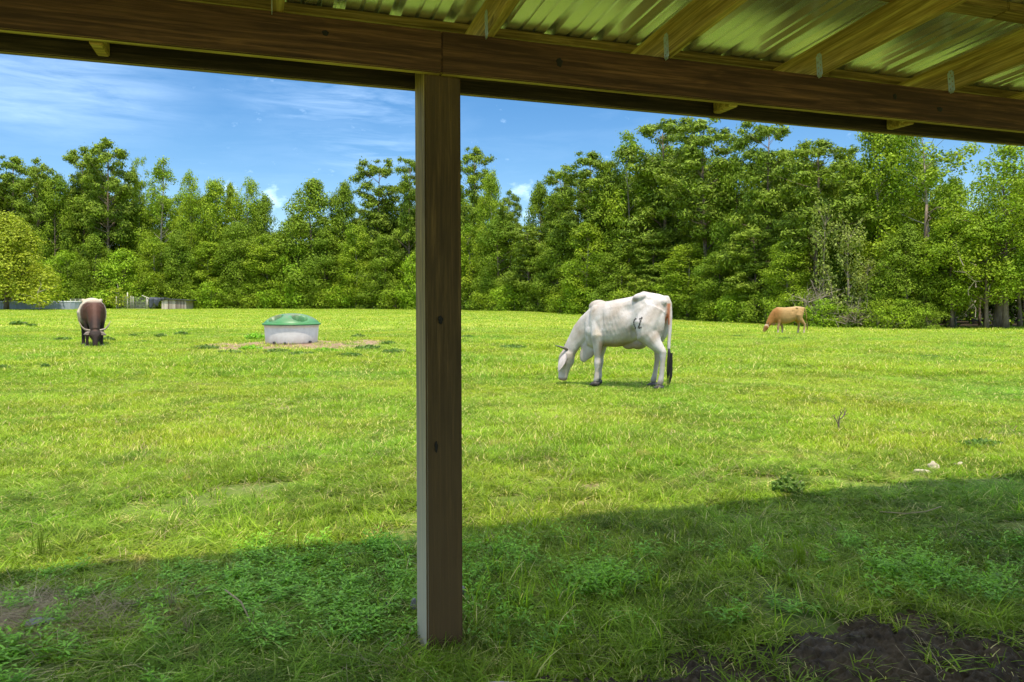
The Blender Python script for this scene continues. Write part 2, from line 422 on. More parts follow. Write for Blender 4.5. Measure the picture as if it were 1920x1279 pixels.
# rafters
RS = 0.284 * 2.77
def zr(d): return BT + 0.002 + (POST_D - d) * TAN      # underside of the rafters
def tie_mesh():
    cells = []; V = []; Fc = []
    w, h = 0.034, 0.112; nx_, nz_ = 5, 13
    holes = {(1, 2), (3, 3), (1, 5), (3, 6), (1, 8), (3, 9), (2, 11), (0, 12), (4, 12), (0, 0), (4, 0)}
    bm = bmesh.new()
    for i in range(nx_):
        for k in range(nz_):
            if (i, k) in holes: continue
            box_bm(bm, (0, (i + .5) / nx_ * w - w / 2, (k + .5) / nz_ * h), (0.002, w / nx_, h / nz_))
    bmesh.ops.remove_doubles(bm, verts=bm.verts, dist=1e-5)
    return bm_mesh('tie', bm, m_tie)
tie_me = tie_mesh()
DE, DB = 3.17, -0.15
L = (DE - DB) / math.cos(SL)
bm = bmesh.new(); box_bm(bm, (0, 0, 0), (L, 0.040, 0.140), bevel=0.004); raft_me = bm_mesh('rafter', bm, m_raft)
T0 = 0.2994 * 2.77
for k in range(-4, 8):
    tt = T0 + k * RS + 0.02
    o = addobj('rafter', raft_me, shed)
    dm = (DE + DB) / 2
    o.location = (tt - POST_T, dm - POST_D, zr(dm) + 0.07 / math.cos(SL))
    o.rotation_euler = (0, SL, R(90))      # local x -> d direction
    o.matrix_local = Matrix.Translation(o.location) @ Matrix.Rotation(-SL, 4, 'X') @ Matrix.Rotation(R(90), 4, 'Z')
    ti = addobj('tie', tie_me, o)
    # in rafter coords: x along slope, y = -t, z up; left face is at +y
    xloc = (POST_D - 0.055 - dm) / math.cos(SL)
    ti.matrix_local = Matrix.Translation((xloc + 0.005, 0.0214, -0.092)) @ Matrix.Rotation(R(90), 4, 'Z')
# purlins lying flat on the rafters
for dd in (3.125, 2.33, 1.53, 0.73, -0.08):
    z = zr(dd) + 0.140 / math.cos(SL) + 0.020
    for (a, b) in ((-2.75, 2.7 + 0.3 * math.sin(dd * 9)), (2.705 + 0.3 * math.sin(dd * 9), 7.05)):
        o = member('purlin', m_purl, ((a + b) / 2, dd, z), (b - a, 0.089, 0.038))
        o.rotation_euler = (-SL, 0, 0)
# knots and a split in the timber
m_knot = bpy.data.materials.new('knot'); m_knot.use_nodes = True
_p = m_knot.node_tree.nodes['Principled BSDF']; _p.inputs['Base Color'].default_value = (0.018, 0.010, 0.005, 1); _p.inputs['Roughness'].default_value = 0.85
def on_face(px, py, d):
    r = (px - 960) / F; t_ = d * (math.sin(math.pi / 2 - YAW) * r + math.sin(YAW)) / (math.cos(YAW) - math.sin(YAW) * r)
    Y_ = math.cos(YAW) * d + math.sin(YAW) * t_
    return Vector((t_ - POST_T, d - POST_D, EYE + (HOR - py) / F * Y_))
for (px, py, d, w, h) in ((1049, 117, 2.770, .014, .018), (1678, 181, 2.770, .012, .014), (1762, 205, 2.770, .018, .012), (610, 62, 2.770, .012, .010), (818, 838, 2.800, .006, .022), (826, 600, 2.800, .010, .016)):
    bm = bmesh.new(); bmesh.ops.create_uvsphere(bm, u_segments=14, v_segments=8, radius=1)
    for v in bm.verts: v.co = Vector((v.co.x * w * (1 + .2 * math.sin(v.co.z * 5)), v.co.y * .0035, v.co.z * h * (1 + .15 * math.sin(v.co.x * 7))))
    o = addobj('knot', bm_mesh('knot', bm, m_knot, True), shed); o.location = on_face(px, py, d)
# sheets
def sheet_mesh():
    # profile across t, width .914
    prof = []; W_ = 0.914; pit = W_ / 4
    for r_ in range(4):
        x0 = r_ * pit
        prof += [(x0, 0.026), (x0 + 0.012, 0.026), (x0 + 0.030, 0.0), (x0 + 0.085, 0.0), (x0 + 0.090, 0.007), (x0 + 0.098, 0.007), (x0 + 0.103, 0.0),
                 (x0 + 0.148, 0.0), (x0 + 0.153, 0.007), (x0 + 0.161, 0.007), (x0 + 0.166, 0.0), (x0 + pit - 0.018, 0.0)]
    prof += [(W_ + 0.014, 0.026)]
    n = 26; Ls = (3.215 - DB) / math.cos(SL)
    V = []; Fc = []
    rg = random.Random(3)
    ph = [rg.uniform(0, 6) for _ in prof]
    for i in range(n):
        y = -Ls * i / (n - 1)
        for j, (x, z) in enumerate(prof):
            V.append((x, y, z + 0.0015 * math.sin(y * 3.1 + ph[j] * 0.2)))
    k = len(prof)
    for i in range(n - 1):
        for j in range(k - 1): Fc.append((i * k + j, i * k + j + 1, (i + 1) * k + j + 1, (i + 1) * k + j))
    return mkmesh('roof_sheet', V, Fc, m_roof)
sh_me = sheet_mesh()
for k in range(11):
    tt = -2.9 + k * 0.914
    o = addobj('roof_sheet', sh_me, shed)
    d0 = 3.215
    o.matrix_local = Matrix.Translation((tt - POST_T, d0 - POST_D, zr(d0) + 0.140 / math.cos(SL) + 0.0415 + (k % 2) * 0.0012)) @ Matrix.Rotation(-SL, 4, 'X')

# ---------------------------------------------------------------- grass
def leaf_mat(name, cols, trans=0.35, rough=0.55, noise_scale=0.25, vary=0.35, patch=None):
    m, t, out = newmat(name)
    geo = t.new('ShaderNodeNewGeometry'); oi = t.new('ShaderNodeObjectInfo')
    tint = t.new('ShaderNodeAttribute', attribute_name='tint').outputs['Fac']
    n = t.noise(geo.outputs['Position'], noise_scale, 4, 0.6)
    c = t.mix(t.ramp(n, [(0.36, 0), (0.64, 1)]), cols[0], cols[1])
    c = t.mix(t.math('MULTIPLY', oi.outputs['Random'], 0.7), c, cols[2])
    if patch:
        n3 = t.noise(geo.outputs['Position'], patch[0], 3, 0.6)
        c = t.mix(t.ramp(n3, [(0.5, 0), (0.72, 0.8)]), c, patch[1])
    if patch:
        n4 = t.noise(geo.outputs['Position'], 0.9, 5, 0.7); n5 = t.noise(geo.outputs['Position'], 5.0, 3, 0.6)
        kk = t.math('MULTIPLY', t.ramp(n4, [(0.34, 0.70), (0.60, 1.10)]), t.ramp(n5, [(0.32, 0.66), (0.62, 1.08)]))
        c = t.mix(1.0, c, t.new('ShaderNodeCombineColor', i_0=kk, i_1=kk, i_2=kk).outputs[0], 'MULTIPLY')
        n6 = t.noise(geo.outputs['Position'], 2.3, 4, 0.7)
        c = t.mix(t.ramp(n6, [(0.60, 0), (0.70, 0.7)]), c, (0.46, 0.35, 0.13))
    if len(cols) > 3:
        c = t.mix(t.ramp(tint, [(0.90, 0), (0.93, 1)]), c, cols[3])
    k = t.math('ADD', t.math('MULTIPLY', tint, vary * 2), 1 - vary)
    c = t.mix(1.0, c, t.new('ShaderNodeCombineColor', i_0=k, i_1=k, i_2=k).outputs[0], 'MULTIPLY')
    d = t.new('ShaderNodeBsdfPrincipled'); t.l.new(c, d.inputs['Base Color']); d.inputs['Roughness'].default_value = rough; d.inputs['Specular IOR Level'].default_value = 0.15
    tr = t.new('ShaderNodeBsdfTranslucent')
    c2 = t.mix(1.0, c, (1.25, 1.35, 0.55), 'MULTIPLY'); t.l.new(c2, tr.inputs[0])
    mx = t.new('ShaderNodeMixShader'); mx.inputs[0].default_value = trans
    t.l.new(d.outputs[0], mx.inputs[1]); t.l.new(tr.outputs[0], mx.inputs[2]); t.l.new(mx.outputs[0], out.inputs[0])
    return m
m_grass = leaf_mat('grass_blades', [(0.200, 0.365, 0.026), (0.420, 0.455, 0.032), (0.265, 0.395, 0.040), (0.58, 0.48, 0.20)], 0.44, 0.6, 0.33, 0.46, (1.3, (0.135, 0.26, 0.024)))
m_weed = leaf_mat('weed_leaves', [(0.20, 0.41, 0.030), (0.27, 0.47, 0.036), (0.24, 0.44, 0.045)], 0.34, 0.42, 0.8, 0.42)
m_dweed = leaf_mat('dark_weed_leaves', [(0.11, 0.20, 0.035), (0.15, 0.24, 0.04), (0.13, 0.20, 0.045)], 0.25, 0.5, 0.8, 0.3)
m_straw = leaf_mat('dry_straw', [(0.36, 0.27, 0.14), (0.44, 0.34, 0.20), (0.30, 0.20, 0.10)], 0.15, 0.6, 2.0, 0.35)

def blades(rng, n, hgt, spread, width, lean=0.5, curl=0.5, flat=0.0):
    V = []; Q = []; T = []
    for i in range(n):
        a = rng.uniform(0, 2 * math.pi); r = spread * math.sqrt(rng.random())
        p = np.array([r * math.cos(a), r * math.sin(a), -0.01])
        az = rng.uniform(0, 2 * math.pi); h = hgt * rng.uniform(0.45, 1.15); le = lean * rng.uniform(0.3, 1.4)
        dirh = np.array([math.cos(az), math.sin(az), 0]); side = np.array([-math.sin(az), math.cos(az), 0])
        tw = rng.uniform(-0.6, 0.6); side = side * math.cos(tw) + np.array([0, 0, 1]) * math.sin(tw) * 0.3
        w = width * rng.uniform(0.6, 1.2); b = len(V); tv = rng.random()
        segs = 3; cr = curl * rng.uniform(0.2, 1.6)
        for s in range(segs + 1):
            u = s / segs
            q_ = p + dirh * (h * (le * u + cr * u * u * 0.6)) + np.array([0, 0, 1]) * h * (u - 0.35 * cr * u * u * (1 + flat))
            ww = w * (1 - u) ** 0.6 if s < segs else 0.0006
            V.append(q_ - side * ww); V.append(q_ + side * ww); T += [tv, tv]
        for s in range(segs): Q.append((b + 2 * s, b + 2 * s + 1, b + 2 * s + 3, b + 2 * s + 2))
    return V, Q, T
def proto(name, V, Q, T, mat):
    me = fastmesh(name, V, Q, mat, True, {'tint': ('FLOAT', 'POINT', T)})
    return bpy.data.objects.new(name, me)        # data for instancing only, never linked
rng = random.Random(11)
gp_near = [proto('tuft', *blades(rng, 20, 0.085, 0.055, 0.0036, 0.75, 1.2), m_grass) for _ in range(4)]
gp_long = [proto('tuft', *blades(rng, 10, 0.18, 0.04, 0.0038, 0.45, 1.1), m_grass) for _ in range(3)]
gp_mid = [proto('tuft', *blades(rng, 22, 0.072, 0.10, 0.0046, 0.75, 0.8), m_grass) for _ in range(4)]
gp_far = [proto('tuft', *blades(rng, 26, 0.075, 0.30, 0.009, 0.6, 0.5), m_grass) for _ in range(3)]
def weed_proto(rng, n, h, spread, ls, mat, w=0.35):
    V = []; Q = []; T = []
    for s in range(n):
        az = rng.uniform(0, 6.28); r = spread * rng.random(); hh = h * rng.uniform(0.5, 1.1); le = rng.uniform(0.1, 0.7)
        base_ = np.array([r * math.cos(az), r * math.sin(az), 0]); d = np.array([math.cos(az) * le, math.sin(az) * le, 1.0]); d /= np.linalg.norm(d)
        for k in range(9):
            u = (k + 1) / 9; c_ = base_ + d * hh * u
            a2 = az + k * 2.4; el = rng.uniform(-0.1, 0.7)
            ld_ = np.array([math.cos(a2) * math.cos(el), math.sin(a2) * math.cos(el), math.sin(el)]); sd = np.array([-math.sin(a2), math.cos(a2), 0])
            l = ls * rng.uniform(0.6, 1.2) * (1.1 - 0.5 * u); b = len(V); tv = rng.random()
            V += [c_, c_ + ld_ * l * 0.5 + sd * l * w * 0.5, c_ + ld_ * l + np.array([0, 0, -0.15 * l]), c_ + ld_ * l * 0.5 - sd * l * w * 0.5]; T += [tv] * 4
            Q.append((b, b + 1, b + 2, b + 3))
    return V, Q, T
gp_weed = [proto('weed', *weed_proto(rng, 9, 0.10, 0.08, 0.048, m_weed, 0.28), m_weed) for _ in range(3)]
gp_dry = [proto('straw', *blades(rng, 10, 0.13, 0.08, 0.0018, 1.3, 1.2, 0.5), m_straw) for _ in range(2)]
gp_dryfar = [proto('straw', *blades(rng, 14, 0.06, 0.14, 0.0045, 1.1, 0.8, 0.4), m_straw) for _ in range(2)]

def scatter(name, pts, scl, protos, label, seed):
    """one object; geometry nodes put a tuft on each point"""
    me = bpy.data.meshes.new(name); me.vertices.add(len(pts)); me.vertices.foreach_set('co', np.asarray(pts, np.float32).ravel())
    a = me.attributes.new('scl', 'FLOAT_VECTOR', 'POINT'); a.data.foreach_set('vector', np.asarray(scl, np.float32).ravel())
    rs_ = np.random.RandomState(seed)
    a = me.attributes.new('rot', 'FLOAT_VECTOR', 'POINT'); a.data.foreach_set('vector', np.stack([rs_.uniform(-.15, .15, len(pts)), rs_.uniform(-.15, .15, len(pts)), rs_.uniform(0, 6.28, len(pts))], 1).astype(np.float32).ravel())
    a = me.attributes.new('idx', 'INT', 'POINT'); a.data.foreach_set('value', rs_.randint(0, len(protos), len(pts)).astype(np.int32))
    me.update()
    o = addobj(name, me); setp(o, label=label, kind='stuff')
    ng = bpy.data.node_groups.new(name + '_nodes', 'GeometryNodeTree')
    ng.interface.new_socket('Geometry', in_out='INPUT', socket_type='NodeSocketGeometry'); ng.interface.new_socket('Geometry', in_out='OUTPUT', socket_type='NodeSocketGeometry')
    N = ng.nodes; Lk = ng.links
    gi = N.new('NodeGroupInput'); go = N.new('NodeGroupOutput'); jn = N.new('GeometryNodeJoinGeometry')
    for p in protos:
        oi = N.new('GeometryNodeObjectInfo'); oi.inputs['Object'].default_value = p; oi.inputs['As Instance'].default_value = True
        Lk.new(oi.outputs['Geometry'], jn.inputs[0])
    ip = N.new('GeometryNodeInstanceOnPoints'); ip.inputs['Pick Instance'].default_value = True
    def attr(n_, ty):
        nd = N.new('GeometryNodeInputNamedAttribute'); nd.data_type = ty; nd.inputs[0].default_value = n_; return nd.outputs[0]
    m2p = N.new('GeometryNodeMeshToPoints'); Lk.new(gi.outputs[0], m2p.inputs[0])
    Lk.new(m2p.outputs[0], ip.inputs['Points']); Lk.new(jn.outputs[0], ip.inputs['Instance'])
    Lk.new(attr('idx', 'INT'), ip.inputs['Instance Index'])
    e2r = N.new('FunctionNodeEulerToRotation'); Lk.new(attr('rot', 'FLOAT_VECTOR'), e2r.inputs[0]); Lk.new(e2r.outputs[0], ip.inputs['Rotation'])
    Lk.new(attr('scl', 'FLOAT_VECTOR'), ip.inputs['Scale'])
    Lk.new(ip.outputs[0], go.inputs[0])
    md = o.modifiers.new('scatter', 'NODES'); md.node_group = ng
    return o
rs = np.random.RandomState(21)
def wedge(n, d0, d1, half=0.80, p=1.0):
    u = rs.rand(n); d = np.sqrt(d0 ** 2 + u * (d1 ** 2 - d0 ** 2)); x = rs.uniform(-half, half, n) * d
    return x, d
TROUGH_R = 0.86
def place(x, y, s, keep=None, protect=True, thin_soil=0.93):
    sm = soil_mask(x, y); mm_ = mud_mask(x, y); wm = wood_mask(x, y)
    r_ = rs.rand(len(x)); k = (r_ > sm * thin_soil) & (rs.rand(len(x)) > mm_ * 0.90) & (wm < 0.4)
    k &= np.hypot(x - TR.x, y - TR.y) > TROUGH_R
    pc = base + bx * 0.07 + nv * 0.07
    k &= np.hypot(x - pc.x, y - pc.y) > 0.12
    if keep is not None: k &= keep
    x, y, s = x[k], y[k], s[k]
    z = ground_z(x, y)
    hv = (0.30 + 1.1 * vnoise(x, y, 0.9, 3)) * rs.uniform(0.7, 1.3, len(x)) * (1 - 0.22 * sstep(5, 12, y))
    return np.stack([x, y, z], 1), np.stack([s, s, s * hv], 1)
def addscatter(name, n, d0, d1, protos, smin, smax, label, seed, half=0.80, keepf=None, **kw):
    x, y = wedge(n, d0, d1, half); s = rs.uniform(smin, smax, n)
    P, S = place(x, y, s, keepf(x, y) if keepf else None, **kw)
    return scatter(name, P, S, protos, label, seed)
dens = lambda x, y: vnoise(x, y, 1.7, 3) > 0.30
addscatter('grass', 25000, 2.2, 6.5, gp_near, 0.7, 1.15, 'short grass in the shade of the shed and just beyond', 1, 0.95, dens)
addscatter('long_grass', 1500, 2.2, 5.2, gp_long, 0.6, 1.05, 'longer grass blades near the post', 2, 0.95, lambda x, y: vnoise(x, y, 1.1, 2) > 0.50)
addscatter('grass', 52000, 5.6, 14, gp_mid, 0.75, 1.25, 'sunlit short grass of the near pasture', 3)
addscatter('grass', 78000, 13, 34, gp_mid, 1.3, 2.2, 'sunlit short grass round the cattle', 4, 0.78)
addscatter('grass', 52000, 32, 124, gp_far, 1.0, 2.1, 'far pasture grass up to the wood', 5, 0.78)
addscatter('leafy_weeds', 3200, 2.2, 4.6, gp_weed, 0.6, 1.15, 'low leafy weeds growing in the near shaded grass', 6, 0.95,
           lambda x, y: (vnoise(x + 5, y, 2.6, 3) + 0.13 * np.exp(-((x - 0.05) / 0.6) ** 2 - ((y - 2.8) / 0.4) ** 2) + rs.normal(0, .09, len(x)) > 0.62) & (y < 4.1) & (mud_mask(x, y) < .1))
addscatter('dry_grass', 800, 2.3, 7.0, gp_dry, 0.6, 1.1, 'dry stalks among the shaded grass', 7, 0.9, None, thin_soil=0.1)
addscatter('dry_grass', 12000, 6.0, 22, gp_dryfar, 0.8, 1.3, 'dry blades among the sunlit grass', 8, 0.78, lambda x, y: vnoise(x, y, 0.8, 3) > 0.5, thin_soil=0.0)
# straw litter on the bare patch at left
c0 = at(40, 1165)
n = 500; x = rs.normal(c0.x, 0.26, n); y = rs.normal(c0.y, 0.13, n)
scatter('straw_litter', np.stack([x, y, ground_z(x, y) + 0.005], 1), np.stack([np.full(n, .8), np.full(n, .8), rs.uniform(.15, .6, n)], 1), gp_dry, 'flattened brown straw at the near left', 9)

# ---------------------------------------------------------------- trees
def bark(name, c1, c2):
    m, t, out = newmat(name)
    tcn = t.new('ShaderNodeTexCoord').outputs['Object']
    n = t.noise(t.mapping(tcn, scale=(1, 1, 0.25)), 7, 5, 0.7)
    principled(t, out, t.mix(t.ramp(n, [(0.35, 0), (0.65, 1)]), c1, c2), 0.9, bump=n, bstr=0.8, bdist=0.05, spec=0.15)
    return m
m_bark = bark('brown_bark', (0.12, 0.085, 0.06), (0.25, 0.19, 0.14))
m_bark2 = bark('pale_bark', (0.22, 0.18, 0.14), (0.40, 0.34, 0.27))
m_twig = bark('dead_twig', (0.22, 0.17, 0.13), (0.34, 0.28, 0.22))
LM = {
 'oak': leaf_mat('oak_leaves', [(0.110, 0.195, 0.012), (0.215, 0.285, 0.016), (0.170, 0.240, 0.016)], 0.2, 0.6, 0.22, 0.42),
 'gum': leaf_mat('gum_leaves', [(0.165, 0.270, 0.014), (0.310, 0.375, 0.020), (0.220, 0.305, 0.018)], 0.24, 0.55, 0.25, 0.42),
 'pine': leaf_mat('pine_needles', [(0.115, 0.180, 0.016), (0.225, 0.295, 0.022), (0.165, 0.225, 0.020)], 0.14, 0.6, 0.3, 0.45),
 'lime': leaf_mat('light_green_leaves', [(0.185, 0.325, 0.014), (0.300, 0.420, 0.020), (0.235, 0.335, 0.018)], 0.26, 0.55, 0.4, 0.38),
 'yellow': leaf_mat('yellow_green_leaves', [(0.266, 0.327, 0.020), (0.389, 0.409, 0.031), (0.266, 0.307, 0.031)], 0.32, 0.55, 0.8, 0.38),
 'vine': leaf_mat('vine_leaves', [(0.213, 0.284, 0.050), (0.298, 0.334, 0.064), (0.256, 0.284, 0.071)], 0.28, 0.6, 0.8, 0.42),
}
def leaves_arrays(rs, cen, nor, size, long_=1.0):
    """rhombic leaf sprays at cen facing nor"""
    n = len(cen)
    nor = nor / np.maximum(np.linalg.norm(nor, axis=1, keepdims=True), 1e-6)
    ref = rs.normal(size=(n, 3)); a = np.cross(nor, ref); a /= np.maximum(np.linalg.norm(a, axis=1, keepdims=True), 1e-6)
    b = np.cross(nor, a)
    s = size[:, None]
    V = np.stack([cen - a * s * long_, cen - b * s * 0.55 + nor * s * 0.18, cen + a * s * long_, cen + b * s * 0.55 + nor * s * 0.18], 1).reshape(-1, 3)
    Q = np.arange(n * 4).reshape(n, 4)
    T = np.repeat(rs.rand(n), 4)
    return V, Q, T
def crown_from(rs, blobs, per, lsize, long_=1.0, flat=1.0, jitter=0.28, fill=0.75):
    C = []; Nn = []; S = []
    for (c, r) in blobs:
        n = max(8, int(per * r * r))
        d = rs.normal(size=(n, 3)); d /= np.linalg.norm(d, axis=1, keepdims=True)
        k = np.where(d[:, 2] < -0.15, rs.rand(n) > 0.55, True); d = d[k]; n = len(d)
        rr = r * (fill + (1.12 - fill) * rs.rand(n)) * (1 + jitter * rs.normal(size=n) * 0.6)
        lump = 1 + 0.22 * np.sin(d[:, 0] * 5 + c[0] * 3) * np.sin(d[:, 1] * 5 + c[1] * 3) * np.sin(d[:, 2] * 5 + c[2])
        p = np.asarray(c) + d * (rr * lump)[:, None] * np.array([1, 1, flat])
        C.append(p); Nn.append(d * 1.0 + rs.normal(size=(n, 3)) * 0.42 + np.array([0, 0, 0.30])); S.append(lsize * rs.uniform(0.55, 1.25, n))
    return leaves_arrays(rs, np.concatenate(C), np.concatenate(Nn), np.concatenate(S), long_)
def make_proto(kind, seed, H, W_, crown0, prof, nblob, br, per, ls, long_, flat, mat, bk, trunk_r, holes=0.0, fill=0.75, lean=0.0, limbs=44):
    rs_ = np.random.RandomState(seed); rr = random.Random(seed)
    blobs = []
    tries = 0
    while len(blobs) < nblob and tries < 6000:
        tries += 1
        h = rs_.rand() ** 0.85; rad_ = prof(h) * W_
        a = rs_.uniform(0, 2 * math.pi); q_ = math.sqrt(rs_.uniform(0.12, 1.0))
        z = (crown0 + (1 - crown0) * h) * H
        r = br * rs_.uniform(0.62, 1.25) * (1.0 - 0.35 * h)
        rad_ = max(rad_ - r * 0.6, 0)
        asym = 1 + 0.22 * math.sin(a * 2 + seed) + 0.15 * math.sin(3 * a + 7 * h + seed)
        c = np.array([math.cos(a) * rad_ * q_ * asym + lean * h, math.sin(a) * rad_ * q_ * asym, z - r * 0.6])
        if holes and (math.sin(c[0] * 0.9 + seed) * math.sin(c[2] * 0.8 + seed * 2) > 1 - holes): continue
        blobs.append((c, r))
    V, Q, T = crown_from(rs_, blobs, per, ls, long_, flat, fill=fill)
    crown = fastmesh('crown', V, Q, mat, False, {'tint': ('FLOAT', 'POINT', T)})
    # trunk and limbs
    TV = []; TF = []
    top = H * (0.93 if kind == 'pine' else 0.82)
    pts = []; rad_l = []
    for i in range(9):
        u = i / 8
        pts.append((lean * max(0, u - crown0) + 0.25 * math.sin(u * 5 + seed) * u, 0.22 * math.sin(u * 4 + seed * 1.7) * u, top * u - 0.15)); rad_l.append(trunk_r * (1 - 0.85 * u) * (1.35 if i == 0 else 1))
    tube(TV, TF, pts, rad_l, 9)
    pick = sorted(range(len(blobs)), key=lambda _: rr.random())[:limbs]
    for i in pick:
        c = blobs[i][0]; z0 = max(0.12 * H, c[2] - (0.5 + 0.35 * math.hypot(c[0], c[1])) * rr.uniform(0.6, 1.2)); u = min(z0 / top, 0.96)
        k = u * 8; k0 = int(k); f_ = k - k0; p0_ = Vector(pts[k0]).lerp(Vector(pts[min(k0 + 1, 8)]), f_)
        e = Vector(c); mid = p0_.lerp(e, 0.5) + Vector((0, 0, rr.uniform(-0.1, 0.35)))
        r0 = max(0.03, trunk_r * (1 - 0.85 * u) * 0.42)
        tube(TV, TF, [p0_, mid, e, e + (e - mid) * 0.4], [r0, r0 * 0.7, r0 * 0.4, 0.012], 5, False)
    trunk = mkmesh('trunk', TV, TF, bk, True)
    return dict(kind=kind, H=H, W=W_, crown=crown, trunk=trunk)
oval = lambda h: math.sin(math.pi * min(1, (0.12 + 0.88 * h)) ** 0.9) ** 0.55 if h < 0.97 else 0.2
cone = lambda h: (1 - h) ** 0.62 * 0.9 + 0.12
oval2 = lambda h: 0.45 + 0.55 * math.sin(math.pi * min(1, h * 0.85 + 0.2)) if h < 0.95 else 0.4
round_ = lambda h: math.sqrt(max(0.02, 1 - (2 * h - 0.85) ** 2 / 1.35))
column = lambda h: 0.75 + 0.25 * math.sin(h * 9) - 0.55 * max(0, h - 0.7) * 2
umbr = lambda h: 0.42 + 0.58 * math.sin(math.pi * min(1.0, h * 0.9 + 0.08)) if h < 0.96 else 0.3
P = {}
P['oak'] = [make_proto('oak', 100 + i, 18, 5.2, 0.10, (oval, round_, oval)[i], 100, 1.75, 165, 0.175, 1.0, 0.85, LM['oak'], m_bark, 0.30, 0.08) for i in range(3)]
P['gum'] = [make_proto('gum', 200 + i, 19, 4.2, 0.10, (round_, oval2, round_)[i], 100, 1.45, 200, 0.16, 1.0, 0.9, LM['gum'], m_bark2, 0.25, 0.12) for i in range(3)]
P['canopy'] = [make_proto('gum', 350 + i, 19, 4.8, 0.27, (oval, round_)[i], 84, 1.4, 190, 0.16, 1.0, 0.9, LM['gum'], m_bark, 0.26, 0.15) for i in range(2)]
P['airy'] = [make_proto('gum', 300 + i, 20, 3.8, 0.22, (column, oval)[i], 64, 1.15, 210, 0.155, 1.0, 0.9, LM['gum'], m_bark2, 0.24, 0.5, fill=0.5) for i in range(2)]
P['pine'] = [make_proto('pine', 400 + i, 24, 5.4, (0.42, 0.30, 0.52)[i], (umbr, column, round_)[i], (84, 110, 70)[i], 1.35, 230, 0.17, 1.5, 0.62, LM['pine'], m_bark, 0.30, 0.25, fill=0.35) for i in range(3)]
P['yellow'] = [make_proto('yellow', 501, 14, 5.6, 0.14, cone, 100, 1.5, 210, 0.16, 1.0, 0.9, LM['yellow'], m_bark, 0.24, 0.05)]
P['lime'] = [make_proto('lime', 600 + i, 9, 4.0, 0.05, (round_, oval)[i], 60, 1.35, 190, 0.15, 1.1, 0.8, LM['lime'], m_bark, 0.14, 0.08) for i in range(2)]
P['bush'] = [make_proto('bush', 700 + i, 5, 3.2, 0.0, round_, 40, 1.15, 220, 0.125, 1.0, 0.8, (LM['lime'], LM['oak'], LM['gum'])[i], m_bark, 0.07, 0.0, limbs=8) for i in range(3)]
P['sap'] = [make_proto('sap', 800, 6, 1.7, 0.15, oval, 20, 0.7, 120, 0.18, 1.0, 0.9, LM['yellow'], m_bark2, 0.07, 0.1, limbs=10)]
P['vine'] = [make_proto('vine', 900 + i, 11, 2.6, 0.0, column, 50, 0.95, 110, 0.17, 1.0, 1.5, LM['vine'], m_twig, 0.20, 0.15, fill=0.5) for i in range(2)]
trng = random.Random(77)
def tree(px, top, hw, kind, var=0, dd=0.0, label=None, cat='tree', group=None, name=None, D=None, rz=None):
    """px, top: photo column of the trunk and row of the highest leaves; hw: half width in photo px"""
    D = (tl(px) if D is None else D) + dd
    g_ = atD(px, D)
    ztop = EYE + (HOR - top) / F * D
    H = ztop - g_.z; pr = P[kind][var % len(P[kind])]
    sz = H / pr['H']; sx = 1.22 * (hw / F * D) / pr['W']
    sx = min(max(sx, sz * 0.45), sz * 1.9)
    nm = name or {'oak': 'broadleaf_tree', 'gum': 'sweetgum_tree', 'airy': 'sweetgum_tree', 'canopy': 'broadleaf_tree', 'pine': 'pine_tree', 'yellow': 'sycamore_tree', 'lime': 'broadleaf_tree', 'bush': 'shrub', 'sap': 'sapling', 'vine': 'vine_covered_tree'}[kind]
    e = empty(nm, g_, trng.uniform(0, 6.28) if rz is None else rz, label, cat, group)
    e.scale = (sx, sx, sz)
    addobj('trunk', pr['trunk'], e); addobj('crown', pr['crown'], e)
    return e
FR = 'trees along the front edge of the wood'
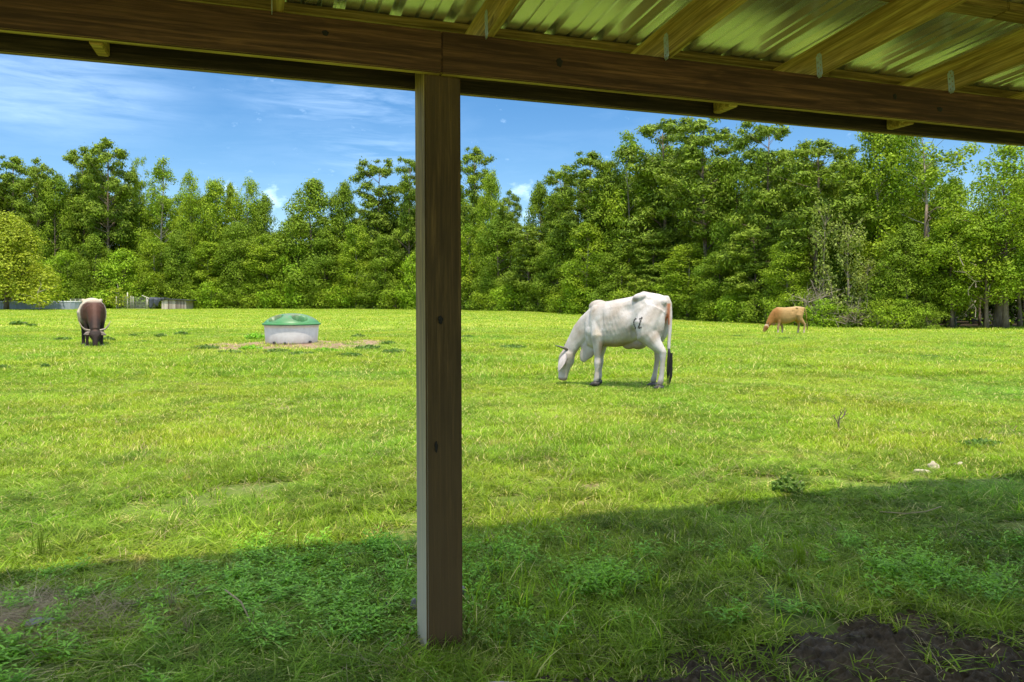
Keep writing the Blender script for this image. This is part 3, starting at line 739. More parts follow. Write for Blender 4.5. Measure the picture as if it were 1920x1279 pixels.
FRONT = [  # px, top, halfwidth, kind, variant, extra depth, label
 (-60, 300, 60, 'pine', 1, 4, 'pine tree cut by the photo edge behind the yellow-green tree'),
 (22, 289, 52, 'pine', 0, 6, 'broad dark pine above the yellow-green tree'),
 (72, 296, 34, 'pine', 2, 3, 'second dark pine from the left edge with a clumpy flat top'),
 (104, 322, 34, 'oak', 1, 2, 'lower rounded tree between the left pines and the tallest left pine'),
 (156, 276, 42, 'pine', 1, 5, 'dark pine shoulder just left of the tallest left pine'),
 (203, 257, 52, 'pine', 0, 2, 'tallest dark pine of the left half, above the horned cow'),
 (262, 292, 20, 'airy', 0, 6, 'thin see-through tree right of the tallest left pine'),
 (304, 295, 38, 'airy', 1, 2, 'airy gum tree with sky showing through its pale branches'),
 (357, 320, 26, 'gum', 0, 1, 'narrow pointed green tree right of the airy gum'),
 (404, 333, 34, 'gum', 1, 2, 'green gum behind the plank shed, left of the small cloud'),
 (434, 344, 24, 'oak', 0, 5, 'lower round-headed tree between two pointed gums'),
 (466, 333, 30, 'gum', 0, 2, 'pointed gum tree just left of the small white cloud'),
 (496, 366, 30, 'oak', 2, 2, 'low tree under the small white cloud'),
 (583, 336, 62, 'oak', 0, 0, 'big rounded tree straight above the water trough'),
 (645, 340, 34, 'oak', 2, 4, 'round-headed tree between the trough tree and the airy pine'),
 (710, 299, 50, 'pine', 1, 3, 'airy pine with its trunk showing, left of the post'),
 (768, 294, 36, 'pine', 1, 0, 'dense tall pine partly hidden by the post'),
 (830, 300, 40, 'oak', 1, 3, 'tree mostly hidden behind the wooden post'),
 (888, 271, 40, 'pine', 0, 2, 'tall bare-trunked pine just right of the post'),
 (920, 318, 26, 'gum', 1, 0, 'slender gum leaning against the bare-trunked pine'),
 (957, 356, 28, 'pine', 2, 1, 'short pine beside the gap of sky'),
 (1012, 341, 34, 'oak', 2, 2, 'first tree right of the gap of sky'),
 (1050, 318, 44, 'pine', 1, 2, 'pine stepping up beside the domed pine'),
 (1104, 280, 62, 'pine', 0, 0, 'large dome-topped pine above the neck of the white cow'),
 (1140, 300, 44, 'oak', 1, 2, 'broadleaf tree touching the domed pine on its right'),
 (1178, 246, 48, 'airy', 1, 2, 'light green airy gum left of the largest crown'),
 (1245, 222, 76, 'pine', 1, 3, 'left half of the largest clumpy crown, under the beam'),
 (1322, 219, 78, 'pine', 0, 1, 'right half of the largest clumpy crown, tallest in the wood'),
 (1380, 290, 44, 'oak', 0, 2, 'tree filling the dip right of the largest crown'),
 (1440, 218, 66, 'pine', 1, 1, 'tall pine above the tan cow, touching the beam'),
 (1530, 258, 76, 'pine', 0, 0, 'wide spreading pine right of the tan cow'),
 (1590, 280, 46, 'oak', 1, 3, 'dark broadleaf tree behind the vine-covered trunk'),
 (1646, 212, 60, 'gum', 1, 1, 'bright gum right of the spreading pine'),
 (1738, 208, 72, 'airy', 0, -0.5, 'tall gum with a bare pale trunk and holes of sky in its crown'),
 (1696, 224, 50, 'gum', 1, 2.5, 'bright gum squeezed between the two tallest gums on the right'),
 (1790, 330, 40, 'gum', 2, 2, 'lower gum under the last patch of sky'),
 (1885, 262, 80, 'canopy', 0, -2, 'big light tree with a thick trunk at the right edge'),
 (1990, 240, 80, 'canopy', 1, 0, 'tree cut off by the right edge of the photo'),
]
for (px, top, hw, kd, va, dd, lb) in FRONT:
    tree(px, top, hw, kd, va, dd, lb, 'tree', FR)
sky_x = [-200, 0, 60, 104, 156, 203, 262, 304, 357, 404, 434, 466, 496, 540, 583, 645, 710, 768, 830, 888, 920, 957, 985, 1012, 1050, 1104, 1140, 1178, 1245, 1322, 1380, 1440, 1530, 1590, 1646, 1700, 1738, 1820, 1885, 2100]
sky_y = [300, 289, 300, 322, 276, 257, 300, 330, 335, 340, 350, 345, 366, 385, 340, 350, 330, 320, 310, 320, 340, 365, 395, 350, 320, 290, 305, 290, 230, 225, 290, 240, 270, 290, 260, 300, 260, 330, 270, 250]
# trees one row further in: just their heads and sides show between the front ones
trng = random.Random(4); used = {}
px = -90
while px < 2150:
    s0 = float(np.interp(px, sky_x, sky_y)); 
    near_gap = abs(px - 985) < 30 or abs(px - 515) < 22 or abs(px - 1825) < 22 or abs(px - 1385) < 20
    top = s0 + trng.uniform(26, 62) + (25 if near_gap else 0)
    hw = trng.uniform(34, 52) * (1.0 if px < 1100 else 1.25)
    near = min(FRONT, key=lambda f: abs(f[0] - px)); ref = near[6].split(',')[0]
    if px > 2010: break
    key = (near[0], px < near[0]); used[key] = used.get(key, 0) + 1
    lb = ('second-row tree ' + ('just ', 'further ', 'far ')[min(used[key], 3) - 1] + ('left' if px < near[0] else 'right') + ' behind the ' + ref)
    if len(lb.split()) > 16: lb = ' '.join(lb.split()[:16])
    kd = trng.choice(['oak', 'gum', 'oak', 'pine'])
    if px > 1725: kd = 'canopy'
    tree(px, top, hw, kd, trng.randint(0, 2), trng.uniform(7, 12), lb, 'tree', 'second-row trees of the wood')
    px += trng.uniform(36, 50)
px = -150
while px < 2150:
    s0 = float(np.interp(px, sky_x, sky_y)); top = s0 + trng.uniform(80, 120)
    tree(px, top, trng.uniform(50, 70), 'oak', trng.randint(0, 2), trng.uniform(15, 20), 'leafy tree deep inside the wood', 'tree', 'trees deep in the wood')
    px += trng.uniform(55, 75)
# mid-height trees of the front face
MID = [
 (125, 470, 42, 'lime', 0, 'small bright green tree right of the yellow-green tree'),
 (178, 440, 36, 'oak', 0, 'mid-height dark tree behind the horned cow'),
 (232, 462, 46, 'lime', 1, 'feathery bright tree above the yellow sapling'),
 (290, 445, 34, 'gum', 2, 'mid-height gum behind the wire run'),
 (335, 430, 36, 'oak', 2, 'mid-height round tree above the plank shed'),
 (392, 452, 40, 'gum', 1, 'mid-height tree right of the plank shed'),
 (448, 415, 36, 'oak', 1, 'mid-height tree with a hollow shaded face left of the trough'),
 (500, 440, 40, 'gum', 0, 'mid-height gum behind the left side of the trough'),
 (556, 455, 36, 'lime', 0, 'light mid-height tree directly behind the trough lid'),
 (610, 430, 40, 'oak', 0, 'mid-height tree right of the trough'),
 (668, 420, 38, 'gum', 1, 'mid-height gum below the airy pine'),
 (722, 440, 40, 'oak', 2, 'mid-height tree just left of the post'),
 (775, 470, 34, 'lime', 1, 'light tree partly behind the post on its left'),
 (880, 420, 38, 'gum', 0, 'mid-height gum just right of the post'),
 (935, 405, 42, 'oak', 1, 'mid-height tree under the gap of sky'),
 (990, 425, 44, 'pine', 1, 'mid-height young pine left of the white cow'),
 (1045, 430, 44, 'oak', 2, 'mid-height oak above the head of the white cow'),
 (1100, 415, 44, 'gum', 2, 'mid-height gum above the shoulders of the white cow'),
 (1165, 450, 46, 'oak', 0, 'mid-height oak over the back of the white cow'),
 (1225, 440, 46, 'pine', 1, 'mid-height young pine over the rump of the white cow'),
 (1290, 455, 50, 'gum', 1, 'mid-height gum right of the white cow'),
 (1350, 470, 46, 'oak', 1, 'mid-height oak between the white and the tan cow'),
 (1415, 430, 50, 'pine', 1, 'mid-height young pine over the head of the tan cow'),
 (1475, 450, 46, 'gum', 0, 'mid-height gum over the back of the tan cow'),
 (1665, 500, 44, 'lime', 0, 'light rounded small tree right of the vine-covered trunks'),
 (1700, 420, 50, 'oak', 2, 'mid-height oak left of the bare pale trunk'),
 (1785, 405, 56, 'canopy', 1, 'mid-height light gum right of the bare pale trunk'),
 (1850, 380, 56, 'canopy', 0, 'mid-height oak left of the thick trunk'),
]
for (px, top, hw, kd, va, lb) in MID:
    tree(px, top, hw, kd, va, -2.2 + trng.uniform(-0.6, 0.6), lb, 'tree', 'mid-height trees in the face of the wood')
for (px, top, hw, va, lb) in ((1545, 370, 30, 0, 'vine-draped trunk behind the tail of the tan cow'), (1592, 400, 34, 1, 'second vine-draped trunk, straw coloured, right of the tan cow'), (1625, 480, 30, 0, 'short vine-draped snag left of the light small tree')):
    tree(px, top, hw, 'vine', va, -3.0, lb, 'tree', 'vine-covered trunks')
# shrubs at the foot of the wood
SH = [(110, 512, 36), (168, 520, 30), (205, 530, 26), (262, 515, 34), (305, 528, 28), (350, 520, 30), (395, 528, 34), (440, 534, 30), (482, 520, 34), (528, 530, 34), (572, 536, 30), (612, 528, 34), (655, 520, 34), (700, 532, 34),
      (742, 524, 34), (785, 530, 32), (880, 516, 36), (925, 530, 34), (965, 520, 38), (1008, 528, 36), (1050, 534, 34), (1090, 522, 40), (1140, 530, 40), (1190, 520, 40), (1240, 534, 40), (1290, 545, 38), (1340, 548, 40), (1385, 540, 44),
      (1435, 545, 44), (1490, 535, 46), (1545, 560, 40), (1600, 556, 44), (1650, 555, 40), (1690, 560, 34), (1738, 568, 30)]
SHL = ['above the far end of the long low wall', 'left of the yellow sapling', 'behind the yellow sapling', 'behind the wire run', 'behind the left end of the plank shed', 'behind the right end of the plank shed',
       'first right of the plank shed', 'second right of the plank shed', 'left of the trough', 'directly behind the trough', 'behind the right rim of the trough', 'first right of the trough', 'second right of the trough',
       'third right of the trough', 'fourth right of the trough', 'hidden mostly behind the post', 'first right of the post', 'second right of the post', 'third right of the post', 'fourth right of the post', 'left of the white cow near its head',
       'behind the neck of the white cow', 'behind the back of the white cow', 'behind the hips of the white cow', 'behind the tail of the white cow', 'first right of the white cow', 'second right of the white cow', 'third right of the white cow',
       'above the head of the tan cow', 'behind the back of the tan cow', 'right of the tail of the tan cow', 'below the vine-draped trunks', 'below the light small tree', 'right of the light small tree', 'below the bare pale trunk']
for i, ((px, top, hw), lb) in enumerate(zip(SH, SHL)):
    tree(px, top, hw, 'bush', i, -3.6 + trng.uniform(-.5, .5), 'leafy green shrub ' + lb, 'shrub', 'shrubs at the foot of the wood', 'shrub')
# dark low growth that closes the wood near the ground
def undergrowth():
    rs_ = np.random.RandomState(9); C = []; S = []
    for i in range(9000):
        px = rs_.uniform(-200, 2100); 
        if 1740 < px < 1960 and rs_.rand() < 0.85: continue
        D = tl(px) + rs_.uniform(-1.5, 9); g_ = atD(px, D); C.append((g_.x, g_.y, g_.z + abs(rs_.normal()) * 0.9)); S.append(rs_.uniform(0.12, 0.3))
    C = np.array(C); n = len(C)
    return leaves_arrays(rs_, C, rs_.normal(size=(n, 3)) + np.array([0, -0.6, 0.5]), np.array(S))
V, Q, T = undergrowth()
setp(addobj('undergrowth', fastmesh('undergrowth', V, Q, LM['oak'], False, {'tint': ('FLOAT', 'POINT', T)})), kind='stuff', label='dark undergrowth along the foot of the wood')
# standing trees' bare trunks near the right edge
def bare_trunk(px, dd, r, h, lean, label, mat=m_bark):
    g_ = atD(px, tl(px) + dd); TV = []; TF = []
    rr = random.Random(px)
    pts = [(lean * u * h + 0.06 * math.sin(u * 7 + px), 0.05 * math.sin(u * 5), h * u - 0.1) for u in np.linspace(0, 1, 8)]
    tube(TV, TF, pts, [r * (1.5 if i == 0 else 1.12 if i == 1 else 1 - 0.07 * i) for i in range(8)], 10)
    e = empty('bare_trunk_tree', g_, 0, label, 'tree', 'bare trunks at the right edge of the wood')
    addobj('trunk', mkmesh('trunk', TV, TF, mat, True), e)
    TV = []; TF = []
    for k in range(7):
        z = h * rr.uniform(0.35, 0.98); a = rr.uniform(0, 6.28); l = rr.uniform(0.5, 1.3)
        p = Vector((lean * z, 0, z)); tube(TV, TF, [p, p + Vector((math.cos(a) * l, math.sin(a) * l, l * 0.4)), p + Vector((math.cos(a) * l * 1.7, math.sin(a) * l * 1.7, l * 0.2))], [0.05, 0.03, 0.01], 5, False)
    addobj('limb', mkmesh('limb', TV, TF, mat, True), e)
bare_trunk(1872, -1.2, 0.26, 7.5, 0.035, 'thick grey-brown trunk at the right edge of the wood')
bare_trunk(1848, 0.5, 0.12, 6.0, -0.05, 'slim leaning trunk left of the thick grey-brown trunk')
bare_trunk(1911, 0.2, 0.13, 6.0, 0.01, 'slim upright trunk right of the thick grey-brown trunk')
bare_trunk(1838, 2.5, 0.09, 5.0, 0.02, 'thin dark trunk deep in shade left of the slim leaning trunk')
bare_trunk(1733, -1.6, 0.17, 8.5, 0.02, 'tall pale trunk rising through the leaves below the holes of sky', m_bark)
bare_trunk(1792, -0.4, 0.035, 2.0, 0.0, 'thin upright stick trunk in front of the dark opening', m_twig)
# tangle of dead branches right of the tan cow
def tangle(px, py, n, l, label, seed, D=None, h0=2.0):
    rr = random.Random(seed); g_ = atD(px, (D or tl(px)) - 4.0); TV = []; TF = []
    for k in range(n):
        a = rr.uniform(0, 6.28); e = rr.uniform(0.1, 1.4); ll = l * rr.uniform(0.4, 1.1)
        s = Vector((rr.gauss(0, 0.5), rr.gauss(0, 0.35), h0 * rr.uniform(0, 1))); d = Vector((math.cos(a) * math.cos(e), math.sin(a) * math.cos(e) * 0.7, math.sin(e)))
        m1 = s + d * ll * 0.5 + Vector((rr.gauss(0, .12), rr.gauss(0, .12), 0)); e_ = s + d * ll + Vector((rr.gauss(0, .2), 0, rr.gauss(-0.1, .2)))
        tube(TV, TF, [s, m1, e_], [0.028, 0.018, 0.006], 4, False)
        for j in range(3):
            q_ = m1.lerp(e_, rr.random()); tube(TV, TF, [q_, q_ + Vector((rr.gauss(0, .3), rr.gauss(0, .2), rr.gauss(0.1, .3)))], [0.011, 0.004], 3, False)
    o = addobj('dead_branches', mkmesh('dead_branches', TV, TF, m_twig), None, g_); setp(o, label, 'branches', 'dead branch tangles at the foot of the wood')
tangle(1535, 560, 46, 2.0, 'grey tangle of dead branches right behind the tan cow', 1)
tangle(1608, 575, 46, 1.7, 'low grey tangle of dead vines below the vine-draped trunks', 2, h0=0.9)
tangle(1668, 585, 26, 1.2, 'small tangle of dead sticks below the light small tree', 3, h0=0.4)
tangle(1826, 520, 9, 1.5, 'pale dead branches hanging left of the thick trunk', 4, h0=4.2)
# grass fringe at the wood's foot is part of the far pasture scatter

# the yellow-green tree, the sapling and the little tree by the low wall
tree(12, 400, 78, 'yellow', 0, 0, 'large yellow-green tree standing alone at the left edge', 'tree', None, 'sycamore_tree', D=104)
tree(222, 528, 20, 'sap', 0, 0, 'small bright yellow sapling beside the wire run', 'sapling', None, 'sapling', D=112)
tree(74, 520, 26, 'sap', 0, 0, 'small forked tree in front of the long low wall', 'tree', None, 'small_tree', D=100)

# ---------------------------------------------------------------- things by the far left edge
def simple(name, col, rough=0.7, metal=0.0, nscale=3, var=0.25, spec=0.4):
    m, t, out = newmat(name); tcn = t.new('ShaderNodeTexCoord').outputs['Object']
    n = t.noise(tcn, nscale, 4, 0.65)
    c = t.mix(t.ramp(n, [(0.3, 0), (0.7, 1)]), tuple(x * (1 - var) for x in col), tuple(min(1, x * (1 + var)) for x in col))
    principled(t, out, c, rough, metal, bump=n, bstr=0.15, bdist=0.01, spec=spec); return m
m_plank, t, out = newmat('weathered_plank'); tcn = t.new('ShaderNodeTexCoord').outputs['Object']; oi = t.new('ShaderNodeObjectInfo')
n_ = t.noise(t.mapping(tcn, scale=(6, 6, 0.6)), 2.5, 4, 0.6)
principled(t, out, t.mix(t.ramp(t.math('ADD', t.math('MULTIPLY', n_, 0.5), t.math('MULTIPLY', oi.outputs['Random'], 0.5)), [(0.25, 0), (0.75, 1)]), (0.16, 0.12, 0.10), (0.62, 0.53, 0.47)), 0.85, spec=0.2)
m_tar = simple('tar_paper', (0.035, 0.035, 0.04), 0.75)
m_tarp = simple('black_tarp', (0.045, 0.05, 0.065), 0.5)
m_palewood = simple('pale_wood', (0.58, 0.52, 0.44), 0.8)
m_wire = simple('fence_wire', (0.30, 0.30, 0.28), 0.6, 0.5)
m_wall = simple('low_wall_panel', (0.30, 0.33, 0.40), 0.6, 0.0, 0.8, 0.2)
m_rail = simple('pale_rail', (0.62, 0.62, 0.66), 0.5)
SD = 112.0; ppm = F / SD
def far(px): return atD(px, SD)
# plank shed, planks standing side by side
g_ = far(328); sh = empty('plank_shed', g_, 0, 'low weathered plank shed with a black roof edge at the foot of the wood', 'shed')
x0, x1 = (303 - 328) / ppm, (349 - 328) / ppm
nP = 16; wP = (x1 - x0) / nP; rr = random.Random(6)
for k in range(nP):
    bm = bmesh.new(); h = 1.42 - 0.12 * k / nP + rr.uniform(-0.02, 0.02); box_bm(bm, (0, 0, 0), (wP - 0.015, 0.03, h))
    o = addobj('plank', bm_mesh('plank', bm, m_plank), sh); o.location = (x0 + (k + .5) * wP, rr.uniform(-0.01, 0.01), h / 2)
bm = bmesh.new(); box_bm(bm, (x1 - 0.02, 1.25, 0.62), (0.04, 2.4, 1.24)); box_bm(bm, ((x0 + x1) / 2, 2.5, 0.62), (x1 - x0, 0.04, 1.24)); box_bm(bm, (x0 + 0.02, 1.25, 0.66), (0.04, 2.4, 1.32)); addobj('side_wall', bm_mesh('side_wall', bm, m_plank), sh)
bm = bmesh.new(); box_bm(bm, ((x0 + x1) / 2 + 0.1, 1.2, 1.47), (x1 - x0 + 1.1, 2.9, 0.10), Matrix.Rotation(R(3.0), 3, 'Y')); addobj('roof', bm_mesh('roof', bm, m_tar), sh)
# tarp draped over the shed's left end: a lumpy sheet with depth
def tarp():
    V = []; Fc = []; nx_, ny_ = 26, 12; rr = random.Random(8)
    for j in range(ny_):
        for i in range(nx_):
            u = i / (nx_ - 1); v = j / (ny_ - 1)
            x = (281 - 328 + u * 27) / ppm; topz = 1.78 - 0.1 * u + 0.05 * math.sin(u * 9)
            hang = (1.5 - 1.0 * u + 0.35 * math.sin(u * 14)) if u < 0.75 else 0.45
            if v < 0.5: z = topz - 0.02; y = 1.6 - 2 * v * 1.75
            else: z = topz - (v - 0.5) * 2 * hang; y = -0.15 - 0.12 * math.sin(u * 20) * (v - 0.5) * 2 - 0.08
            V.append((x, y, z + 0.03 * math.sin(i * 1.7 + j)))
    for j in range(ny_ - 1):
        for i in range(nx_ - 1): Fc.append((j * nx_ + i, j * nx_ + i + 1, (j + 1) * nx_ + i + 1, (j + 1) * nx_ + i))
    return mkmesh('black_tarp', V, Fc, m_tarp, True)
o = addobj('black_tarp', tarp(), None, g_); setp(o, 'black tarp draped over the left end of the plank shed', 'tarp')
sm_ = o.modifiers.new('thick', 'SOLIDIFY'); sm_.thickness = 0.02
bm = bmesh.new(); box_bm(bm, (0, 0, 0), (1.25, 0.05, 0.11), Matrix.Rotation(R(22), 3, 'Y')); o = addobj('pale_plank', bm_mesh('pale_plank', bm, m_palewood), None, far(274) + Vector((0, -0.1, 1.86))); setp(o, 'pale board sticking out over the wire run from the tarp', 'board')
# wire run
g_ = far(250); run = empty('wire_run', g_, 0, 'wire netting run on thin pale posts left of the plank shed', 'fence')
def pole(px, h, r=0.05, y=0, parent=run, c=250, name='fence_post', tilt=0.0):
    V = []; Fc = []; tube(V, Fc, [(0, 0, -0.1), (tilt * h, 0, h)], [r, r * 0.9], 7)
    o = addobj(name, mkmesh(name, V, Fc, m_palewood, True), parent); o.location = ((px - c) / ppm, y, 0)
for (px, h, r, y) in ((218, 1.9, .045, 0), (236, 2.0, .05, 1.5), (239, 2.5, .075, 0), (247, 1.9, .05, .4), (260, 1.8, .045, 2.4), (277, 1.75, .06, 0)): pole(px, h, r, y)
V = []; Fc = []; tube(V, Fc, [((225 - 250) / ppm, .1, 0.3), ((236 - 250) / ppm, .1, 1.9)], [.04, .04], 6)
addobj('brace', mkmesh('brace', V, Fc, m_palewood, True), run)
V = []; Fc = []
for k in range(9):
    z = 0.1 + k * 0.21
    for (a, b, y) in ((218, 239, 0), (239, 277, 0), (239, 277, 2.4)): tube(V, Fc, [((a - 250) / ppm, y, z), ((b - 250) / ppm, y, z)], .009, 4, False)
for k in range(60):
    x = (218 - 250 + k) / ppm; tube(V, Fc, [(x, 0, 0.05), (x, 0, 1.8)], .007, 4, False)
o = addobj('netting', mkmesh('netting', V, Fc, m_wire), run); o['kind'] = 'stuff'
# wire panel between the low wall and the horned cow
g_ = far(140); pn = empty('wire_gate', g_, 0, 'pale wire panel between the long low wall and the horned cow', 'gate')
for px in (132, 141, 150, 158): pole(px, 1.5, .035, 0, pn, 140, 'upright')
V = []; Fc = []
for z in (0.25, 0.7, 1.15, 1.5): tube(V, Fc, [((131 - 140) / ppm, 0, z), ((159 - 140) / ppm, 0, z)], .025, 5)
for k in range(28): tube(V, Fc, [((131 - 140 + k) / ppm, 0, 0.05), ((131 - 140 + k) / ppm, 0, 1.5)], .008, 4, False)
o = addobj('netting', mkmesh('netting', V, Fc, m_wire), pn); o['kind'] = 'stuff'
# long low wall of panels with rounded end
g_ = atD(60, 107); lw = empty('low_panel_wall', g_, 0, 'long low pale blue-grey panel wall with a white top rail at the left edge', 'wall')
pts = [((px - 60) / ppm, 0) for px in range(-100, 124, 7)] + [((127 - 60) / ppm, 0.25), ((130 - 60) / ppm, 0.8), ((131 - 60) / ppm, 1.6), ((130 - 60) / ppm, 2.6)]
pm = None
for k in range(len(pts) - 1):
    (xa, ya), (xb, yb) = pts[k], pts[k + 1]; L_ = math.hypot(xb - xa, yb - ya); an = math.atan2(yb - ya, xb - xa)
    bm = bmesh.new(); box_bm(bm, (0, 0, 0.55), (L_ - 0.03, 0.05, 1.10)); box_bm(bm, (L_ / 2, -0.01, 0.55), (0.07, 0.09, 1.12))
    o = addobj('panel', bm_mesh('panel', bm, m_wall), lw); o.location = ((xa + xb) / 2, (ya + yb) / 2, 0); o.rotation_euler = (0, 0, an)
V = []; Fc = []; tube(V, Fc, [(x, y, 1.16) for x, y in pts], .075, 8); addobj('top_rail', mkmesh('top_rail', V, Fc, m_rail, True), lw)

# ---------------------------------------------------------------- water trough with green lid
m_tank, t, out = newmat('tank_plastic'); tcn = t.new('ShaderNodeTexCoord').outputs['Object']
n1 = t.noise(tcn, 5, 5, 0.7); n2 = t.noise(t.mapping(tcn, scale=(1, 1, 0.3)), 12, 4, 0.7)
sx = t.new('ShaderNodeSeparateXYZ'); t.l.new(tcn, sx.inputs[0])
low = t.math('MULTIPLY', t.ramp(sx.outputs[2], [(0.0, 1.0), (0.25, 0.2), (0.55, 0.0)]), n2)
c = t.mix(t.ramp(n1, [(0.35, 0), (0.7, 1)]), (0.60, 0.58, 0.58), (0.74, 0.72, 0.72)); c = t.mix(low, c, (0.38, 0.30, 0.22))
c = t.mix(t.ramp(n2, [(0.66, 0), (0.72, 0.8)]), c, (0.22, 0.17, 0.13))
principled(t, out, c, 0.6)
m_lid, t, out = newmat('green_lid'); tcn = t.new('ShaderNodeTexCoord').outputs['Object']
n1 = t.noise(tcn, 3.5, 5, 0.7); sx = t.new('ShaderNodeSeparateXYZ'); t.l.new(tcn, sx.inputs[0])
dirt = t.math('MULTIPLY', t.ramp(sx.outputs[2], [(0.60, 0.05), (0.84, 1.0)]), t.ramp(n1, [(0.36, 0), (0.6, 0.9)]))
c = t.mix(dirt, (0.035, 0.18, 0.045), (0.16, 0.15, 0.08)); principled(t, out, c, 0.45)
m_water, t, out = newmat('trough_water'); principled(t, out, (0.03, 0.03, 0.02), 0.08)
tr = empty('water_trough', TR, 0, 'round white cattle water trough with a domed green lid', 'trough')
def lathe(prof, n=64):
    V = []; Fc = []
    for (r, z) in prof:
        for k in range(n): V.append((r * math.cos(2 * math.pi * k / n), r * math.sin(2 * math.pi * k / n), z))
    for i in range(len(prof) - 1):
        for k in range(n): Fc.append((i * n + k, i * n + (k + 1) % n, (i + 1) * n + (k + 1) % n, (i + 1) * n + k))
    return V, Fc
V, Fc = lathe([(0.70, -0.02), (0.755, 0.0), (0.77, 0.05), (0.785, 0.25), (0.80, 0.45), (0.81, 0.53), (0.835, 0.535), (0.835, 0.56), (0.76, 0.56), (0.75, 0.3), (0.0, 0.28)])
addobj('tank', mkmesh('tank', V, Fc, m_tank, True), tr)
V, Fc = lathe([(0.755, 0.44), (0.0, 0.441)]); addobj('water', mkmesh('water', V, Fc, m_water), tr)
def lid():
    V = []; Fc = []; n = 120; m = 44
    ops = [R(-130), R(-50), R(50), R(130)]
    for i in range(m + 1):
        r = 0.86 * (i / m)
        for k in range(n):
            a = 2 * math.pi * k / n; x, y = r * math.cos(a), r * math.sin(a)
            u = r / 0.80
            z = 0.60 + 0.285 * max(0, 1 - u ** 2.3) ** 0.72 if u < 1 else 0.60
            if r > 0.80: z = 0.598 - 0.03 * (r > 0.84)
            ho = 0
            for o_ in ops:
                cx, cy = 0.56 * math.cos(o_), 0.56 * math.sin(o_)
                la = (x - cx) * math.cos(o_) + (y - cy) * math.sin(o_); ta = -(x - cx) * math.sin(o_) + (y - cy) * math.cos(o_)
                d = math.sqrt((la / 0.21) ** 2 + (ta / 0.25) ** 2)
                ho = max(ho, float(1 - sstep(0.82, 1.0, d)))
            if ho > 0: z = z * (1 - ho) + 0.50 * ho
            V.append((x, y, z))
    for i in range(m):
        for k in range(n):
            f_ = (i * n + k, i * n + (k + 1) % n, (i + 1) * n + (k + 1) % n, (i + 1) * n + k)
            if all(abs(V[j][2] - 0.50) < 0.002 for j in f_): continue
            Fc.append(f_)
    return mkmesh('lid', V, Fc, m_lid, True)
o = addobj('lid', lid(), tr); s_ = o.modifiers.new('thick', 'SOLIDIFY'); s_.thickness = 0.02; s_.offset = -1
V, Fc = lathe([(0.865, 0.565), (0.875, 0.575), (0.872, 0.60), (0.85, 0.606)]); addobj('lid_rim', mkmesh('lid_rim', V, Fc, m_lid, True), tr)
for (x, y, z) in ((-0.28, -0.745, 0.05), (0.03, -0.79, 0.035), (0.66, -0.43, 0.06)):
    V = []; Fc = []; tube(V, Fc, [(0, 0, 0), (x * 0.08, y * 0.08, 0)], [.035, .035], 10); o = addobj('plug', mkmesh('plug', V, Fc, m_tar, True), tr); o.location = (x, y, z)

# ---------------------------------------------------------------- cattle
def loft(V, Fc, secs, n=20, axis=None):
    """secs: (centre xyz, half width (local y), half height, direction angle of the section normal in the xz plane)"""
    b0 = len(V)
    for (c, w, h, an) in secs:
        ux = Vector((math.sin(an), 0, math.cos(an)))     # 'up' of the section
        for k in range(n):
            a = 2 * math.pi * k / n; ca, sa = math.cos(a), math.sin(a)
            e = 0.85
            y = w * math.copysign(abs(ca) ** e, ca); hh = h * math.copysign(abs(sa) ** e, sa)
            V.append(Vector(c) + Vector((0, y, 0)) + ux * hh)
    for i in range(len(secs) - 1):
        for k in range(n):
            k2 = (k + 1) % n; Fc.append((b0 + i * n + k, b0 + i * n + k2, b0 + (i + 1) * n + k2, b0 + (i + 1) * n + k))
    Fc.append(tuple(b0 + k for k in reversed(range(n)))); Fc.append(tuple(b0 + (len(secs) - 1) * n + k for k in range(n)))
def ellip(V, Fc, c, r, ry=0.0, n=14, m=9):
    b0 = len(V); Rm = Matrix.Rotation(ry, 3, 'Y')
    for i in range(1, m):
        ph = math.pi * i / m
        for k in range(n):
            a = 2 * math.pi * k / n
            V.append(Vector(c) + Rm @ Vector((r[0] * math.sin(ph) * math.cos(a), r[1] * math.sin(ph) * math.sin(a), r[2] * math.cos(ph))))
    tp = len(V); V.append(Vector(c) + Rm @ Vector((0, 0, r[2]))); bt = len(V); V.append(Vector(c) + Rm @ Vector((0, 0, -r[2])))
    for i in range(m - 2):
        for k in range(n): Fc.append((b0 + i * n + k, b0 + (i + 1) * n + k, b0 + (i + 1) * n + (k + 1) % n, b0 + i * n + (k + 1) % n))
    for k in range(n):
        Fc.append((tp, b0 + k, b0 + (k + 1) % n)); Fc.append((bt, b0 + (m - 2) * n + (k + 1) % n, b0 + (m - 2) * n + k))
